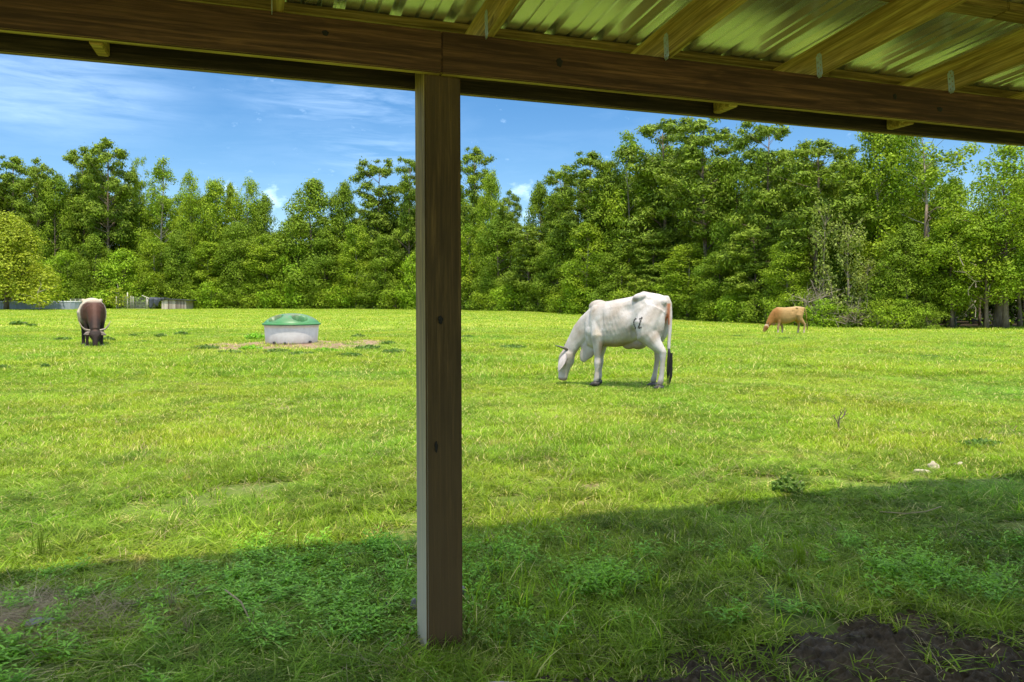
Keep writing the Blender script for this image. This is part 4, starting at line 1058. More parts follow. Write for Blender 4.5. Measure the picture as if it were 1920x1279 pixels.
def fuse(name, V, Fc, vox, smooth, dents=(), colf=None, mat=None):
    me = mkmesh(name + '_raw', V, Fc); o = bpy.data.objects.new(name + '_raw', me); COL.objects.link(o)
    bmx = bmesh.new(); bmx.from_mesh(me); bmesh.ops.recalc_face_normals(bmx, faces=bmx.faces); bmx.to_mesh(me); bmx.free()
    md = o.modifiers.new('r', 'REMESH'); md.mode = 'VOXEL'; md.voxel_size = vox
    m2 = o.modifiers.new('s', 'SMOOTH'); m2.factor = 0.5; m2.iterations = smooth
    dg = bpy.context.evaluated_depsgraph_get(); ev = o.evaluated_get(dg)
    res = bpy.data.meshes.new_from_object(ev); bpy.data.objects.remove(o); bpy.data.meshes.remove(me)
    res.name = name; n = len(res.vertices); co = np.empty(n * 3, np.float32); res.vertices.foreach_get('co', co); co = co.reshape(-1, 3)
    no = np.empty(n * 3, np.float32); res.vertices.foreach_get('normal', no); no = no.reshape(-1, 3)
    for (c, r, dp) in dents:
        d = np.linalg.norm((co - np.array(c)) / np.array(r), axis=1); w_ = np.exp(-d * d * 2.2); co = co + no * (dp * w_)[:, None]
    res.vertices.foreach_set('co', co.ravel()); res.update()
    if colf is not None:
        cc = colf(co, no); a = res.color_attributes.new('coat', 'FLOAT_COLOR', 'POINT'); a.data.foreach_set('color', np.concatenate([cc, np.ones((n, 1))], 1).astype(np.float32).ravel())
    res.polygons.foreach_set('use_smooth', [True] * len(res.polygons))
    res.materials.clear(); res.materials.append(mat); return res
m_coat, t, out = newmat('cattle_coat'); tcn = t.new('ShaderNodeTexCoord').outputs['Object']
ca = t.new('ShaderNodeAttribute', attribute_name='coat').outputs['Color']
hn = t.noise(t.mapping(tcn, scale=(1, 1, 0.35)), 60, 3, 0.6); bn = t.noise(tcn, 5, 4, 0.6); wr = t.noise(t.mapping(tcn, scale=(1.0, 1.0, 0.35), rot=(0, R(25), 0)), 16, 3, 0.6)
k = t.ramp(bn, [(0.3, 0.86), (0.7, 1.06)])
c = t.mix(1.0, ca, k, 'MULTIPLY')
ad = t.math('ADD', t.math('MULTIPLY', hn, 0.25), t.math('MULTIPLY', wr, 0.9))
principled(t, out, c, 0.72, bump=ad, bstr=0.6, bdist=0.022, spec=0.25)
m_horn = simple('horn', (0.10, 0.085, 0.07), 0.4); m_hornp = simple('pale_horn', (0.26, 0.20, 0.15), 0.4, nscale=9)
m_hoof = simple('hoof', (0.05, 0.04, 0.035), 0.5); m_tuft = simple('tail_hair', (0.018, 0.015, 0.014), 0.6, nscale=30)
m_tuftb = simple('brown_tail_hair', (0.10, 0.055, 0.03), 0.6, nscale=30)
m_brand = simple('brand_mark', (0.07, 0.06, 0.055), 0.9, nscale=40, var=0.5); m_eye = simple('eye', (0.01, 0.008, 0.008), 0.15)

def cone_attr(V, Fc, name, mat, parent, smooth=True, coat=None):
    me = mkmesh(name, V, Fc, mat, smooth)
    if coat is not None:
        a = me.color_attributes.new('coat', 'FLOAT_COLOR', 'POINT'); a.data.foreach_set('color', np.tile(np.array([*coat, 1.0], np.float32), len(me.vertices)))
    return addobj(name, me, parent)
def leg(V, Fc, pts, rad, sq=1.15): tube(V, Fc, pts, rad, 12, True, sq)
def hooves(parent, pts, mat=None):
    for (x, y, z, s) in pts:
        V = []; Fc = []
        for sd in (-1, 1):
            loft(V, Fc, [((x - 0.055 * s, y + sd * 0.026 * s, z + 0.028), .024 * s, .030 * s, 0), ((x, y + sd * .028 * s, z + 0.034), .032 * s, .040 * s, 0), ((x + 0.05 * s, y + sd * .027 * s, z + 0.022), .027 * s, .026 * s, 0), ((x + .085 * s, y + sd * .02 * s, z + .010), .014 * s, .012 * s, 0)], 10)
        cone_attr(V, Fc, 'hoof', mat or m_hoof, parent)
def ear(parent, root, tip, w, coat, inner=None, bow=0.03, roll=Vector((0, 1, 0))):
    V = []; Fc = []; root = Vector(root); tip = Vector(tip); d = (tip - root); s = d.cross(roll).normalized(); nn_ = s.cross(d).normalized()
    for side in (0, 1):
        for i in range(7):
            u = i / 6; ww = w * (math.sin(math.pi * min(1, u * 0.92 + 0.14)) ** 0.75) * (0.55 if i == 0 else 1)
            for j in (-1, -0.5, 0, 0.5, 1):
                V.append(root + d * u + s * (ww * j) + nn_ * (bow * (1 - j * j) * math.sin(math.pi * u) + (0.006 if side else -0.006)))
    for side in (0, 1):
        for i in range(6):
            for j in range(4):
                a = side * 35 + i * 5 + j; f_ = (a, a + 1, a + 6, a + 5); Fc.append(f_ if side else f_[::-1])
    for i in range(6):
        for e in (0, 4): a = i * 5 + e; Fc.append((a, a + 5, a + 40, a + 35) if e == 0 else (a + 35, a + 40, a + 5, a))
    return cone_attr(V, Fc, 'ear', m_coat, parent, True, coat)

# --- white cow -------------------------------------------------------------
TH = R(30); cx, cy = 2.36, 11.38
wc = empty('cow', (cx, cy, float(ground_z(cx, cy))), math.atan2(math.sin(TH), -math.cos(TH)), 'white humped cow with a dark brand and black tail tuft, grazing', 'cow')
V = []; Fc = []
S = [(-.03, 1.34, 1.16, .05), (.03, 1.41, .98, .13), (.12, 1.445, .86, .20), (.25, 1.465, .78, .245), (.37, 1.49, .76, .255), (.50, 1.42, .70, .235), (.65, 1.39, .645, .255), (.80, 1.365, .61, .265), (.95, 1.335, .61, .25), (1.08, 1.325, .62, .215), (1.20, 1.27, .58, .185), (1.31, 1.10, .62, .13)]
loft(V, Fc, [((u, 0, (a + b) / 2), w, (a - b) / 2, 0) for (u, a, b, w) in S], 28)
ellip(V, Fc, (1.14, 0, 1.26), (.16, .075, .095), 0.15)                     # hump
loft(V, Fc, [((1.04, 0, 1.03), .16, .26, .35), ((1.14, 0, 1.00), .130, .255, .60), ((1.29, 0, .935), .098, .205, .76), ((1.44, 0, .82), .085, .165, .74), ((1.54, 0, .69), .078, .135, .70), ((1.62, 0, .56), .075, .125, .7), ((1.68, 0, .48), .07, .10, .8)], 20)   # neck
ellip(V, Fc, (1.28, 0, .66), (.15, .045, .27), -0.2); ellip(V, Fc, (1.35, 0, .51), (.10, .034, .175), -0.35)   # dewlap
# head, nearly upright, muzzle down in the grass
hd = [((1.655, 0, .545), .060, .075, 1.5), ((1.665, 0, .49), .095, .105, 1.5), ((1.69, 0, .42), .100, .118, 1.5), ((1.71, 0, .33), .088, .112, 1.5), ((1.73, 0, .24), .066, .092, 1.5), ((1.745, 0, .15), .054, .076, 1.5), ((1.755, 0, .08), .058, .070, 1.5), ((1.76, 0, .035), .048, .056, 1.5)]
hd = [(((1.70 + (c_[0] - 1.70) * 1.10), 0, c_[2]), w_ * 1.10, h_ * 1.12, a_) for (c_, w_, h_, a_) in hd]
loft(V, Fc, hd, 18)
for s in (-1, 1):
    ellip(V, Fc, (.38, s * .175, 1.392), (.12, .070, .065), 0.3)               # hook bones
    ellip(V, Fc, (.03, s * .085, 1.32), (.06, .05, .06)); ellip(V, Fc, (.20, s * .13, .98), (.21, .125, .34), -.15)                     # pin bones
    ellip(V, Fc, (1.10, s * .135, .98), (.12, .075, .30), 0.12)             # shoulder
    ellip(V, Fc, (1.19, s * .135, .86), (.10, .06, .11))
hlN = [(.17, .07, 1.22), (.26, .175, .96), (.24, .19, .82), (.11, .19, .68), (.00, .185, .56), (.005, .185, .42), (.02, .185, .22), (.035, .185, .13), (.055, .185, .07)]
hlF = [(.17, -.07, 1.22), (.32, -.175, .96), (.34, -.19, .82), (.28, -.17, .68), (.20, -.165, .56), (.21, -.165, .42), (.24, -.16, .22), (.26, -.16, .13), (.28, -.16, .07)]
hr = [.19, .200, .175, .105, .060, .041, .037, .046, .044]
leg(V, Fc, hlN, hr, 1.0); leg(V, Fc, hlF, hr, 1.0)
flN = [(1.12, .06, 1.08), (1.06, .165, .78), (1.07, .155, .60), (1.08, .15, .44), (1.08, .15, .36), (1.09, .15, .22), (1.095, .15, .12), (1.115, .15, .06)]
flF = [(1.13, -.06, 1.08), (1.10, -.165, .78), (1.13, -.155, .60), (1.155, -.15, .44), (1.16, -.15, .36), (1.17, -.15, .22), (1.175, -.15, .12), (1.195, -.15, .06)]
fr = [.13, .115, .078, .048, .056, .035, .044, .042]
leg(V, Fc, flN, fr, 1.0); leg(V, Fc, flF, fr, 1.0)
tube(V, Fc, [(.06, 0, 1.37), (.0, 0, 1.38), (-.04, 0, 1.30), (-.055, .01, 1.10), (-.055, .025, .90), (-.050, .04, .75), (-.045, .05, .60)], [.055, .048, .040, .036, .031, .028, .025], 10)
ellip(V, Fc, (.44, 0, .67), (.13, .10, .085), 0.2)                           # udder
ellip(V, Fc, (.56, 0, .66), (.16, .07, .07), 0.25)                                # navel flap
def coat_white(co, no):
    x, y, z = co.T
    c = np.tile(np.array([.53, .475, .45]), (len(co), 1))
    def mixc(m, col):
        nonlocal c; m = np.clip(m, 0, 1)[:, None]; c = c * (1 - m) + np.array(col) * m
    nz = vnoise(x * 6 + z * 3, z * 6 + y * 4, 1, 3)
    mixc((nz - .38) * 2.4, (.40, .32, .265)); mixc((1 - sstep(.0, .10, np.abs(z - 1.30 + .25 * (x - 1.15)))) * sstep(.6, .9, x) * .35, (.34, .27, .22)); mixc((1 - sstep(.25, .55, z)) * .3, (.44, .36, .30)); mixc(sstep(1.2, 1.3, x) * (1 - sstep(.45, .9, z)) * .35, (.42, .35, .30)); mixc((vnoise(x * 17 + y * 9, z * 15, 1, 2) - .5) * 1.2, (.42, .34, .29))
    mixc((1 - sstep(.0, .12, np.abs(z - 1.47) + np.abs(x - .3) * .8)) * .5, (.36, .28, .22))
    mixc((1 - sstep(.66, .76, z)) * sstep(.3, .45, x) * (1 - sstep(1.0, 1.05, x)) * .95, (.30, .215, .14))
    mixc((1 - sstep(.03, .09, np.abs(y))) * (1 - sstep(.0, .05, x)) * (z > .98) * (z < 1.30) * sstep(-.075, -.05, x), (.42, .13, .045))
    mixc((1 - sstep(.055, .095, z)) , (.07, .05, .04))
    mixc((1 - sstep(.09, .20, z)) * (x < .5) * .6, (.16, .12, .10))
    mixc((1 - sstep(.02, .12, z)) * (x > 1.5) * .8, (.50, .33, .28))
    mixc((1 - sstep(.02, .06, np.hypot(x - .42, z - 1.36))) * (y > .1) * .6, (.20, .15, .13))
    mixc((1 - sstep(.04, .10, np.hypot(x - 1.05, z - .82))) * .4, (.50, .38, .24))
    return c
dents = [((.55, .26, 1.22), (.12, .12, .15), -.060), ((.55, -.26, 1.22), (.12, .12, .15), -.060), ((.47, .2, .85), (.06, .1, .14), -.045), ((.97, .26, 1.05), (.05, .1, .24), -.03), ((.30, .26, 1.30), (.05, .1, .05), -.02), ((1.27, .1, .85), (.03, .1, .2), -.02),
         ((.22, .2, 1.36), (.09, .1, .05), -.02), ((1.24, .12, 1.03), (.04, .1, .16), -.02), ((.13, .22, 1.05), (.12, .1, .14), .012), ((.60, .27, .95), (.10, .1, .12), .010)]
dents += [((.68 + .07 * i + .03 * j, .27, 1.12 - .11 * j), (.020, .12, .075), .0065) for i in range(4) for j in range(4)]
body = fuse('body', V, Fc, 0.0115, 8, dents, coat_white, m_coat); wbody = addobj('body', body, wc)
hooves(wc, [(.06, .185, 0.0, 1.15), (.285, -.16, 0.0, 1.1), (1.12, .15, 0, 1.0), (1.20, -.15, 0, 1.0)])
V = []; Fc = []; tube(V, Fc, [(-.047, .048, .64), (-.055, .055, .55), (-.053, .06, .42), (-.042, .065, .28), (-.03, .07, .16)], [.018, .030, .036, .028, .006], 10, True, .8)
rr = random.Random(2)
for k in range(26):
    a = rr.uniform(0, 6.28); z0 = rr.uniform(.3, .55); tube(V, Fc, [(-.072 + .03 * math.cos(a), .058 + .03 * math.sin(a), z0), (-.062 + .035 * math.cos(a), .063 + .03 * math.sin(a), z0 - .14), (-.047 + .02 * math.cos(a), .07 + .02 * math.sin(a), z0 - .27)], [.009, .007, .002], 4, False)
cone_attr(V, Fc, 'tail_tuft', m_tuft, wc)
ear(wc, (1.66, .105, .48), (1.76, .18, .19), .066, (.53, .45, .43), roll=Vector((.2, 1, .2)))
ear(wc, (1.66, -.105, .48), (1.72, -.23, .24), .070, (.53, .45, .43), roll=Vector((.2, 1, .2)))
for s in (-1, 1):
    V = []; Fc = []; tube(V, Fc, [(1.65, s * .065, .545), (1.68, s * .13, .575), (1.74, s * .17, .60), (1.82, s * .16, .615)], [.024, .020, .014, .004], 9); cone_attr(V, Fc, 'horn', m_horn, wc)
    V = []; Fc = []; ellip(V, Fc, (1.735, s * .108, .355), (.018, .014, .018), 0, 10, 7); cone_attr(V, Fc, 'eye', m_eye, wc)
# brand: strokes laid on the flank
bvh = BVHTree.FromPolygons([v.co.copy() for v in body.vertices], [tuple(p.vertices) for p in body.polygons])
def stroke(pts, w):
    V = []; Fc = []; P3 = []
    fine = []
    for a, b in zip(pts[:-1], pts[1:]):
        for k in range(6): fine.append((a[0] + (b[0] - a[0]) * k / 6, a[1] + (b[1] - a[1]) * k / 6))
    fine.append(pts[-1])
    for i, (x, z) in enumerate(fine):
        i0, i1 = max(i - 1, 0), min(i + 1, len(fine) - 1); dx, dz = fine[i1][0] - fine[i0][0], fine[i1][1] - fine[i0][1]; l = math.hypot(dx, dz) or 1; nx_, nz_ = -dz / l, dx / l
        ww = w * (0.75 + 0.35 * math.sin(i * 1.3)) * (0.6 if i in (0, len(fine) - 1) else 1)
        for s in (-1, 1):
            h = bvh.ray_cast(Vector((x + nx_ * ww * s, 1.0, z + nz_ * ww * s)), Vector((0, -1, 0)))
            V.append((h[0] + h[1] * 0.004) if h[0] else Vector((x, .3, z)))
    for i in range(len(fine) - 1): Fc.append((2 * i, 2 * i + 1, 2 * i + 3, 2 * i + 2))
    return V, Fc
BV = []; BF = []
for pts, w in (([(.372, .935), (.392, .955), (.405, .985), (.405, 1.03), (.39, 1.055), (.375, 1.06)], .014), ([(.40, .93), (.375, .925)], .012),
               ([(.335, 1.055), (.312, 1.065), (.300, 1.085)], .011), ([(.302, 1.08), (.312, 1.03), (.322, .98), (.335, .945)], .014), ([(.345, .942), (.322, .938), (.298, .948)], .014), ([(.385, 1.055), (.365, 1.058)], .008)):
    pts = [(.35 + (a - .35) * 1.55, .99 + (b - .99) * 1.12) for a, b in pts]; v, f = stroke(pts, w * 1.1); b0 = len(BV); BV += v; BF += [tuple(i + b0 for i in q_) for q_ in f]
cone_attr(BV, BF, 'brand', m_brand, wc)

# --- generic cow -------------------------------------------------------------
def cow2(loc, rz, label, coatf, earc, hornf, tuft_mat, H=1.0, wid=1.0, headyaw=0.0, legs=None, horn_mat=None, vox=0.02, barrel=1.0, nk=1.0):
    e = empty('cow', loc, rz, label, 'cow'); V = []; Fc = []
    S = [(-.04, 1.22, 1.08, .05), (.02, 1.30, .90, .14), (.15, 1.33, .78, .23), (.32, 1.345, .70, .28), (.50, 1.32, .60, .30), (.70, 1.30, .52, .33), (.90, 1.29, .50, .33), (1.08, 1.30, .53, .29), (1.24, 1.30, .56, .24), (1.38, 1.20, .58, .17)]
    loft(V, Fc, [((u, 0, (a + b) / 2), w * wid, (a - b) / 2 * barrel, 0) for (u, a, b, w) in S], 26)
    loft(V, Fc, [((1.12, 0, 1.0), .17, .27, .5), ((1.22, 0, .98), .18 * nk, .28, .8), ((1.36, 0, .86), .14 * nk, .24, .80), ((1.50, 0, .70), .115 * nk, .19, .75), ((1.60, 0, .56), .10 * nk, .15, .72), ((1.68, 0, .44), .09 * nk, .115, .7)], 18)
    ellip(V, Fc, (1.36, 0, .58), (.10, .045, .18), -.3)
    loft(V, Fc, [((1.66, 0, .46), .075, .075, 1.15), ((1.70, 0, .40), .115 * nk, .11, 1.15), ((1.745, 0, .32), .11 * nk, .115, 1.15), ((1.79, 0, .23), .078, .095, 1.15), ((1.83, 0, .14), .060, .075, 1.15), ((1.85, 0, .075), .062, .066, 1.15), ((1.86, 0, .035), .05, .05, 1.15)], 16)
    for s in (-1, 1):
        ellip(V, Fc, (.36, s * .22 * wid, 1.27), (.06, .05, .05)); ellip(V, Fc, (1.14, s * .20 * wid, .95), (.12, .07, .25), .1)
    lg = legs or dict(hn=(0, .18), hf=(.16, -.17), fn=(1.06, .16), ff=(1.30, -.16))
    hp = []
    for key in ('hn', 'hf'):
        x, y = lg[key]; leg(V, Fc, [(.18, y * .45, 1.08), (.26, y * .95, .88), (.20 + x * .3, y, .72), (.06 + x * .7, y, .58), (x - .02, y, .48), (x, y, .30), (x + .02, y, .12), (x + .04, y, .05)], [.19, .18, .13, .075, .055, .042, .045, .038]); hp.append((x + .045, y, 0, 1.0))
    for key in ('fn', 'ff'):
        x, y = lg[key]; leg(V, Fc, [(1.14, y * .5, .95), (1.12 + (x - 1.12) * .3, y, .66), (1.12 + (x - 1.12) * .6, y, .50), (x, y, .34), (x, y, .20), (x + .005, y, .11), (x + .02, y, .05)], [.12, .088, .058, .052, .038, .042, .036]); hp.append((x + .03, y, 0, 1.0))
    tube(V, Fc, [(.02, 0, 1.27), (-.06, 0, 1.27), (-.11, 0, 1.16), (-.14, .01, .95), (-.16, .02, .70), (-.17, .02, .50)], [.04, .032, .026, .022, .018, .014], 9)
    addobj('body', fuse('body', V, Fc, vox, 3, [((.55, .29, 1.1), (.1, .1, .12), -.03), ((.55, -.29, 1.1), (.1, .1, .12), -.03)], coatf, m_coat), e)
    hooves(e, hp)
    V = []; Fc = []; tube(V, Fc, [(-.168, .02, .54), (-.175, .02, .45), (-.178, .025, .33), (-.17, .03, .16)], [.016, .034, .036, .006], 9, True, .8); cone_attr(V, Fc, 'tail_tuft', tuft_mat, e)
    for s in (-1, 1):
        ear(e, (1.68, s * .10, .43), (1.70, s * .27, .36 if s < 0 else .33), .048, earc, roll=Vector((1, 0, .4)))
        pts, rd = hornf(s)
        if pts:
            V = []; Fc = []; tube(V, Fc, pts, rd, 10); cone_attr(V, Fc, 'horn', horn_mat or m_horn, e)
        V = []; Fc = []; ellip(V, Fc, (1.77, s * .098, .30), (.017, .012, .017), 0, 8, 6); cone_attr(V, Fc, 'eye', m_eye, e)
    e.scale = (H, H, H)
    return e
def coat_tan(co, no):
    x, y, z = co.T; c = np.tile(np.array([.36, .215, .080]), (len(co), 1))
    def mx(m, col):
        nonlocal c; m = np.clip(m, 0, 1)[:, None]; c = c * (1 - m) + np.array(col) * m
    mx(sstep(.9, 1.35, x) * .9, (.30, .125, .03)); mx(sstep(1.25, 1.32, z) * .3, (.6, .42, .24))
    mx((1 - sstep(.45, .62, z)) * (x < 1.5) * .45, (.34, .24, .17)); mx((1 - sstep(.15, .3, z)) * (x < 1.45) * .6, (.55, .46, .38))
    mx((1 - sstep(.04, .12, np.abs(y))) * sstep(1.72, 1.78, x) * .5, (.16, .10, .07)); mx((1 - sstep(.0, .13, z)) * (x > 1.6) * .9, (.08, .06, .05))
    mx(sstep(1.63, 1.68, x) * (1 - sstep(.0, .06, np.abs(z - .45))) * .7, (.62, .48, .34)); mx(1 - sstep(.05, .08, z), (.06, .05, .04)); return c
g_ = at(1506, 627)
cow2((g_.x, g_.y, g_.z), R(176), 'tan cow grazing with its head down near the wood on the right', coat_tan, (.40, .26, .14),
     lambda s: (([(1.665, s * .07, .49), (1.66, s * .10, .55), (1.68, s * .12, .60)], [.022, .017, .004])), m_tuftb, H=0.975, legs=dict(hn=(.0, .18), hf=(.17, -.17), fn=(1.22, .16), ff=(.93, -.16)))
def coat_brown(co, no):
    x, y, z = co.T; c = np.tile(np.array([.48, .39, .29]), (len(co), 1))
    def mx(m, col):
        nonlocal c; m = np.clip(m, 0, 1)[:, None]; c = c * (1 - m) + np.array(col) * m
    nz = vnoise(x * 5 + z * 2, z * 5 + y * 5, 1, 3) - .5
    mx((nz - .05) * 2.0, (.42, .27, .15))
    edge = 1.02 + nz * .25 + (z > 1.18) * .12
    mx(sstep(edge - .14, edge + .10, x) * (1 - sstep(1.19, 1.27, z) * .8), (.075, .028, .016))
    mx(sstep(1.55, 1.68, x), (.035, .018, .014)); mx(1 - sstep(.58, .80, z + nz * .2), (.03, .018, .014))
    mx((1 - sstep(.02, .07, np.abs(y))) * sstep(1.25, 1.35, x) * (z > .45) * .35, (.16, .08, .06)); mx(1 - sstep(.04, .07, z), (.03, .025, .02)); return c
g_ = at(171, 646.5); hd_ = math.atan2(-g_.y, -g_.x)
cow2((g_.x, g_.y, g_.z), hd_ + R(3), 'brown and cream cow with wide curved horns, grazing face-on', coat_brown, (.22, .17, .14),
     lambda s: ([(1.665, s * .05, .47), (1.67, s * .14, .47), (1.665, s * .24, .50), (1.65, s * .32, .59), (1.64, s * .37, .72)], [.034, .030, .025, .018, .004]), m_tuftb, H=1.07, wid=1.0, nk=1.3, horn_mat=m_hornp, legs=dict(hn=(.0, .2), hf=(.1, -.2), fn=(1.16, .19), ff=(1.22, -.16)))

# ---------------------------------------------------------------- weeds, stalks and stones in the pasture
def weed_thing(px, py, hw, hpx, label, seed, dense=1.0, mat=m_dweed, kind='low_weed', tall=False):
    g_ = at(px, py); D = g_.y; w = hw / F * D; h = hpx / F * D; rr = random.Random(seed); rs_ = np.random.RandomState(seed)
    n = int(170 * dense); r = np.sqrt(rs_.rand(n)); a = rs_.uniform(0, 6.28, n)
    x = w * r * np.cos(a); y = w * 0.7 * r * np.sin(a); z = h * rs_.rand(n) ** 0.8 * (1 - 0.6 * r) + 0.01
    ls = max(0.018, 0.0022 * D)
    V, Q, T = leaves_arrays(rs_, np.stack([x, y, z], 1), rs_.normal(size=(n, 3)) + np.array([0, -.3, .8]), ls * rs_.uniform(.6, 1.3, n))
    e = empty('weed', g_, 0, label, 'weed', 'dark weeds in the pasture')
    addobj('leaves', fastmesh('leaves', V, Q, mat, False, {'tint': ('FLOAT', 'POINT', T)}), e)
    TV = []; TF = []
    for k in range(9):
        aa = rr.uniform(0, 6.28); tube(TV, TF, [(0, 0, -.01), (w * .5 * math.cos(aa), w * .35 * math.sin(aa), h * .5), (w * .85 * math.cos(aa), w * .6 * math.sin(aa), h * rr.uniform(.5, .95))], [ls * .12, ls * .1, ls * .04], 4, False)
    addobj('stems', mkmesh('stems', TV, TF, m_twig), e)
    return e
WD = [(35, 609, 16, 7, 'flat dark weed near the left edge of the far pasture'), (60, 612, 9, 4, 'smaller dark weed beside the flat one at the left edge'), (118, 639, 16, 7, 'dark weed just left of the horned cow'),
      (203, 641, 12, 10, 'feathery weed just right of the horned cow'), (250, 632, 9, 5, 'small weed two steps right of the horned cow'), (302, 634, 12, 9, 'dark weed midway between horned cow and trough'),
      (340, 630, 13, 9, 'dark weed nearest the dirt ring on its left'), (268, 643, 14, 4, 'flat weed below the midway weed'), (258, 657, 16, 4, 'long flat weed below the horned cow'), (479, 637, 19, 15, 'round dense green weed clump beside the left of the trough'),
      (385, 655, 26, 8, 'weed at the left end of the dirt ring'), (430, 664, 26, 8, 'weed in front of the left part of the dirt ring'), (470, 657, 22, 10, 'leafy weed front left of the trough'), (520, 662, 26, 9, 'low weed in front of the trough'),
      (565, 666, 24, 7, 'low weed in front of the trough, slightly right'), (610, 661, 26, 9, 'leafy bright weed front right of the trough'), (655, 668, 24, 6, 'weed in front of the right part of the dirt ring'), (690, 656, 26, 10, 'weed at the right end of the dirt ring'), (740, 662, 24, 8, 'weed between the dirt ring and the post'),
      (672, 634, 14, 7, 'weed behind the right end of the dirt ring'), (728, 646, 14, 6, 'weed near the post behind the dirt ring'), (962, 654, 26, 8, 'spreading dark weed left of the white cow'), (878, 634, 12, 5, 'small weed right of the post'), (1378, 633, 16, 3, 'thin flat weed left of the tan cow'),
      (1474, 637, 14, 3, 'thin flat weed below the tan cow'), (1742, 671, 22, 5, 'flat dark weed far right of the pasture'), (1842, 838, 42, 14, 'creeping dark weed near the right edge'), (1478, 928, 30, 42, 'thorny dark weed on the edge of the shade'),
      (8, 692, 10, 8, 'small weed cut by the left edge'), (85, 690, 8, 8, 'tiny weed below the flat ones at left')]
for i, (px, py, hw, hp, lb) in enumerate(WD):
    weed_thing(px, py, hw, hp, lb, 40 + i, 0.7 + hw / 30, m_weed if ('bright' in lb or 'round dense' in lb or 'leafy' in lb) else m_dweed)
def stalks(px, py, hpx, n, spread, label, seed, mat, branchy=True, name='dead_plant', cat='plant', group=None, thick=1.0):
    g_ = at(px, py); k = g_.y / F; h = hpx * k; rr = random.Random(seed); TV = []; TF = []
    if branchy:
        def grow(p, d, l, r, dep):
            e = p + d * l; tube(TV, TF, [p, p.lerp(e, .5) + Vector((rr.gauss(0, .06 * l), rr.gauss(0, .06 * l), 0)), e], [r, r * .8, r * .55], 5, False)
            if dep > 0:
                for _ in range(3):
                    nd = (d + Vector((rr.gauss(0, .6), rr.gauss(0, .4), rr.uniform(-.1, .35)))).normalized(); grow(p.lerp(e, rr.uniform(.55, 1)), nd, l * rr.uniform(.5, .75), r * .55, dep - 1)
        grow(Vector((0, 0, -.01)), Vector((0, 0, 1)), h * .42, h * .022 * thick, 3)
    else:
        for _ in range(n):
            a = rr.uniform(0, 6.28); le = rr.uniform(.05, spread); b = Vector((rr.gauss(0, h * .12), rr.gauss(0, h * .1), 0))
            tube(TV, TF, [b, b + Vector((math.cos(a) * le * h * .4, math.sin(a) * le * h * .4, h * .6)), b + Vector((math.cos(a) * le * h, math.sin(a) * le * h, h * rr.uniform(.7, 1.05)))], [h * .010 * thick, h * .008 * thick, h * .002], 4, False)
    me = mkmesh(name, TV, TF, mat); a = me.attributes.new('tint', 'FLOAT', 'POINT'); a.data.foreach_set('value', [0.5] * len(me.vertices))
    o = addobj(name, me, None, g_); setp(o, label, cat, group); return o
stalks(1573, 810, 60, 1, 1, 'bare dead little branching plant standing alone in the sunlit grass', 3, m_bark, True, 'dead_plant', 'dead plant', None, 1.7)
stalks(75, 1048, 62, 12, .45, 'tall grass stalks at the edge of the shade on the left', 5, m_grass, False, 'grass_clump', 'grass clump', None, 1.6)
stalks(322, 1140, 40, 14, .6, 'dry pale stalks in the shaded grass at left', 6, m_straw, False, 'dry_stalks', 'dry stalks', None, 1.4)
stalks(352, 1190, 44, 12, .7, 'dry brown stalks left of the post near the bottom', 7, m_straw, False, 'dry_stalks', 'dry stalks', None, 1.4)
stalks(1500, 1068, 66, 16, .5, 'taller leafy grass clump in the shade right of the post', 8, m_grass, False, 'grass_clump', 'grass clump', None, 1.6)
def bent_stalk(pts, r, label):
    P0 = at(*pts[0][:2]); V = []; Fc = []
    tube(V, Fc, [at(a, b) + Vector((0, 0, c_)) - P0 for a, b, c_ in pts], r, 5)
    me = mkmesh('straw_stalk', V, Fc, m_straw, True); a = me.attributes.new('tint', 'FLOAT', 'POINT'); a.data.foreach_set('value', [0.7] * len(me.vertices))
    setp(addobj('straw_stalk', me, None, P0), label, 'stalk')
bent_stalk([(422, 1160, .12), (452, 1180, .11), (470, 1190, .05)], .0035, 'bent tan stalk lying on the shaded grass left of the post')
bent_stalk([(1650, 975, .05), (1700, 982, .06), (1735, 975, .05), (1765, 962, .04)], .0035, 'long pale stalk lying in the shade at right')
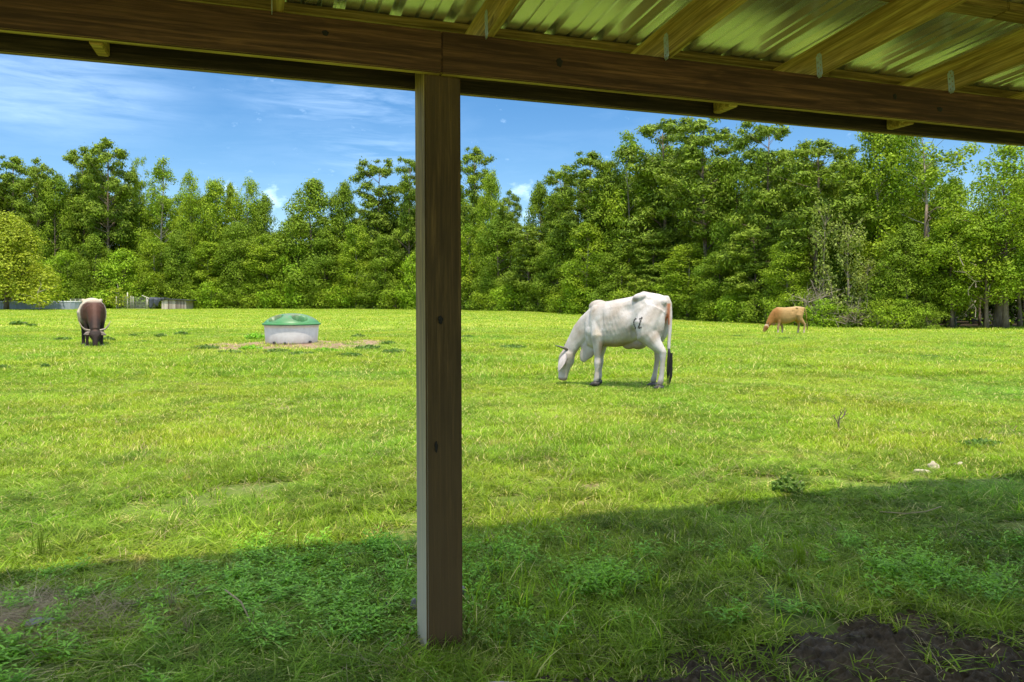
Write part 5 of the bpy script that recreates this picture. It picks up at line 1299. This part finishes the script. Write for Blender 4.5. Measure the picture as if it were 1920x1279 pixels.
def stone(px, py, sx, sy, sz, label, mat, seed, rz=0, lift=0.0, name='stone'):
    g_ = at(px, py); bm = bmesh.new(); bmesh.ops.create_icosphere(bm, subdivisions=3, radius=1)
    for v in bm.verts:
        n_ = mnoise.noise(v.co * 1.4 + Vector((seed, 0, 0))); v.co *= 1 + .35 * n_; v.co.x *= sx; v.co.y *= sy; v.co.z *= sz
    o = addobj(name, bm_mesh(name, bm, mat, False), None, g_ + Vector((0, 0, sz * .5 + lift)), (0, 0, rz)); setp(o, label, name); return o
m_pale = simple('pale_stone', (0.46, 0.39, 0.27), 0.85, nscale=12); m_grey = simple('grey_stone', (0.20, 0.18, 0.16), 0.85, nscale=14); m_pink = simple('pink_stone', (0.40, 0.31, 0.32), 0.85, nscale=10)
stone(1750, 884, .045, .04, .05, 'upright pale chunk just above the shade line at right', m_pale, 1)
stone(1727, 890, .07, .04, .03, 'flat pale chunk left of the upright one', m_pale, 2)
stone(1800, 877, .045, .03, .03, 'lone pale chunk further right, just above the shade line', m_pale, 3)
stone(72, 1176, .055, .035, .016, 'flat grey stone in the straw at lower left', m_grey, 4, .3, .01)
stone(776, 1150, .014, .02, .03, 'grey stone leaning on the left of the post', m_grey, 5, 0, .02)
stone(866, 1128, .02, .02, .02, 'small grey stone right behind the post', m_grey, 6, 0, .04)
stone(945, 1312, .08, .03, .018, 'pinkish stone at the bottom edge', m_pink, 7, 0, .03)
stone(1090, 950, .05, .04, .02, 'flat brown dung pat on the bare strip near the shade line', simple('dung', (0.30, 0.20, 0.10), .95, nscale=20), 8, 0, 0, 'dung')
# dark strap in the grass left of the post
bm = bmesh.new(); box_bm(bm, (0, 0, 0), (0.07, 0.02, 0.012), Matrix.Rotation(R(12), 3, 'Y'), 0.003); box_bm(bm, (0, .0, .0075), (0.072, 0.005, 0.003), Matrix.Rotation(R(12), 3, 'Y'))
o = addobj('black_strip', bm_mesh('black_strip', bm, m_tar), None, at(738, 1150) + Vector((0, 0, .035))); setp(o, 'short black strip lying in the grass left of the post', 'strip')
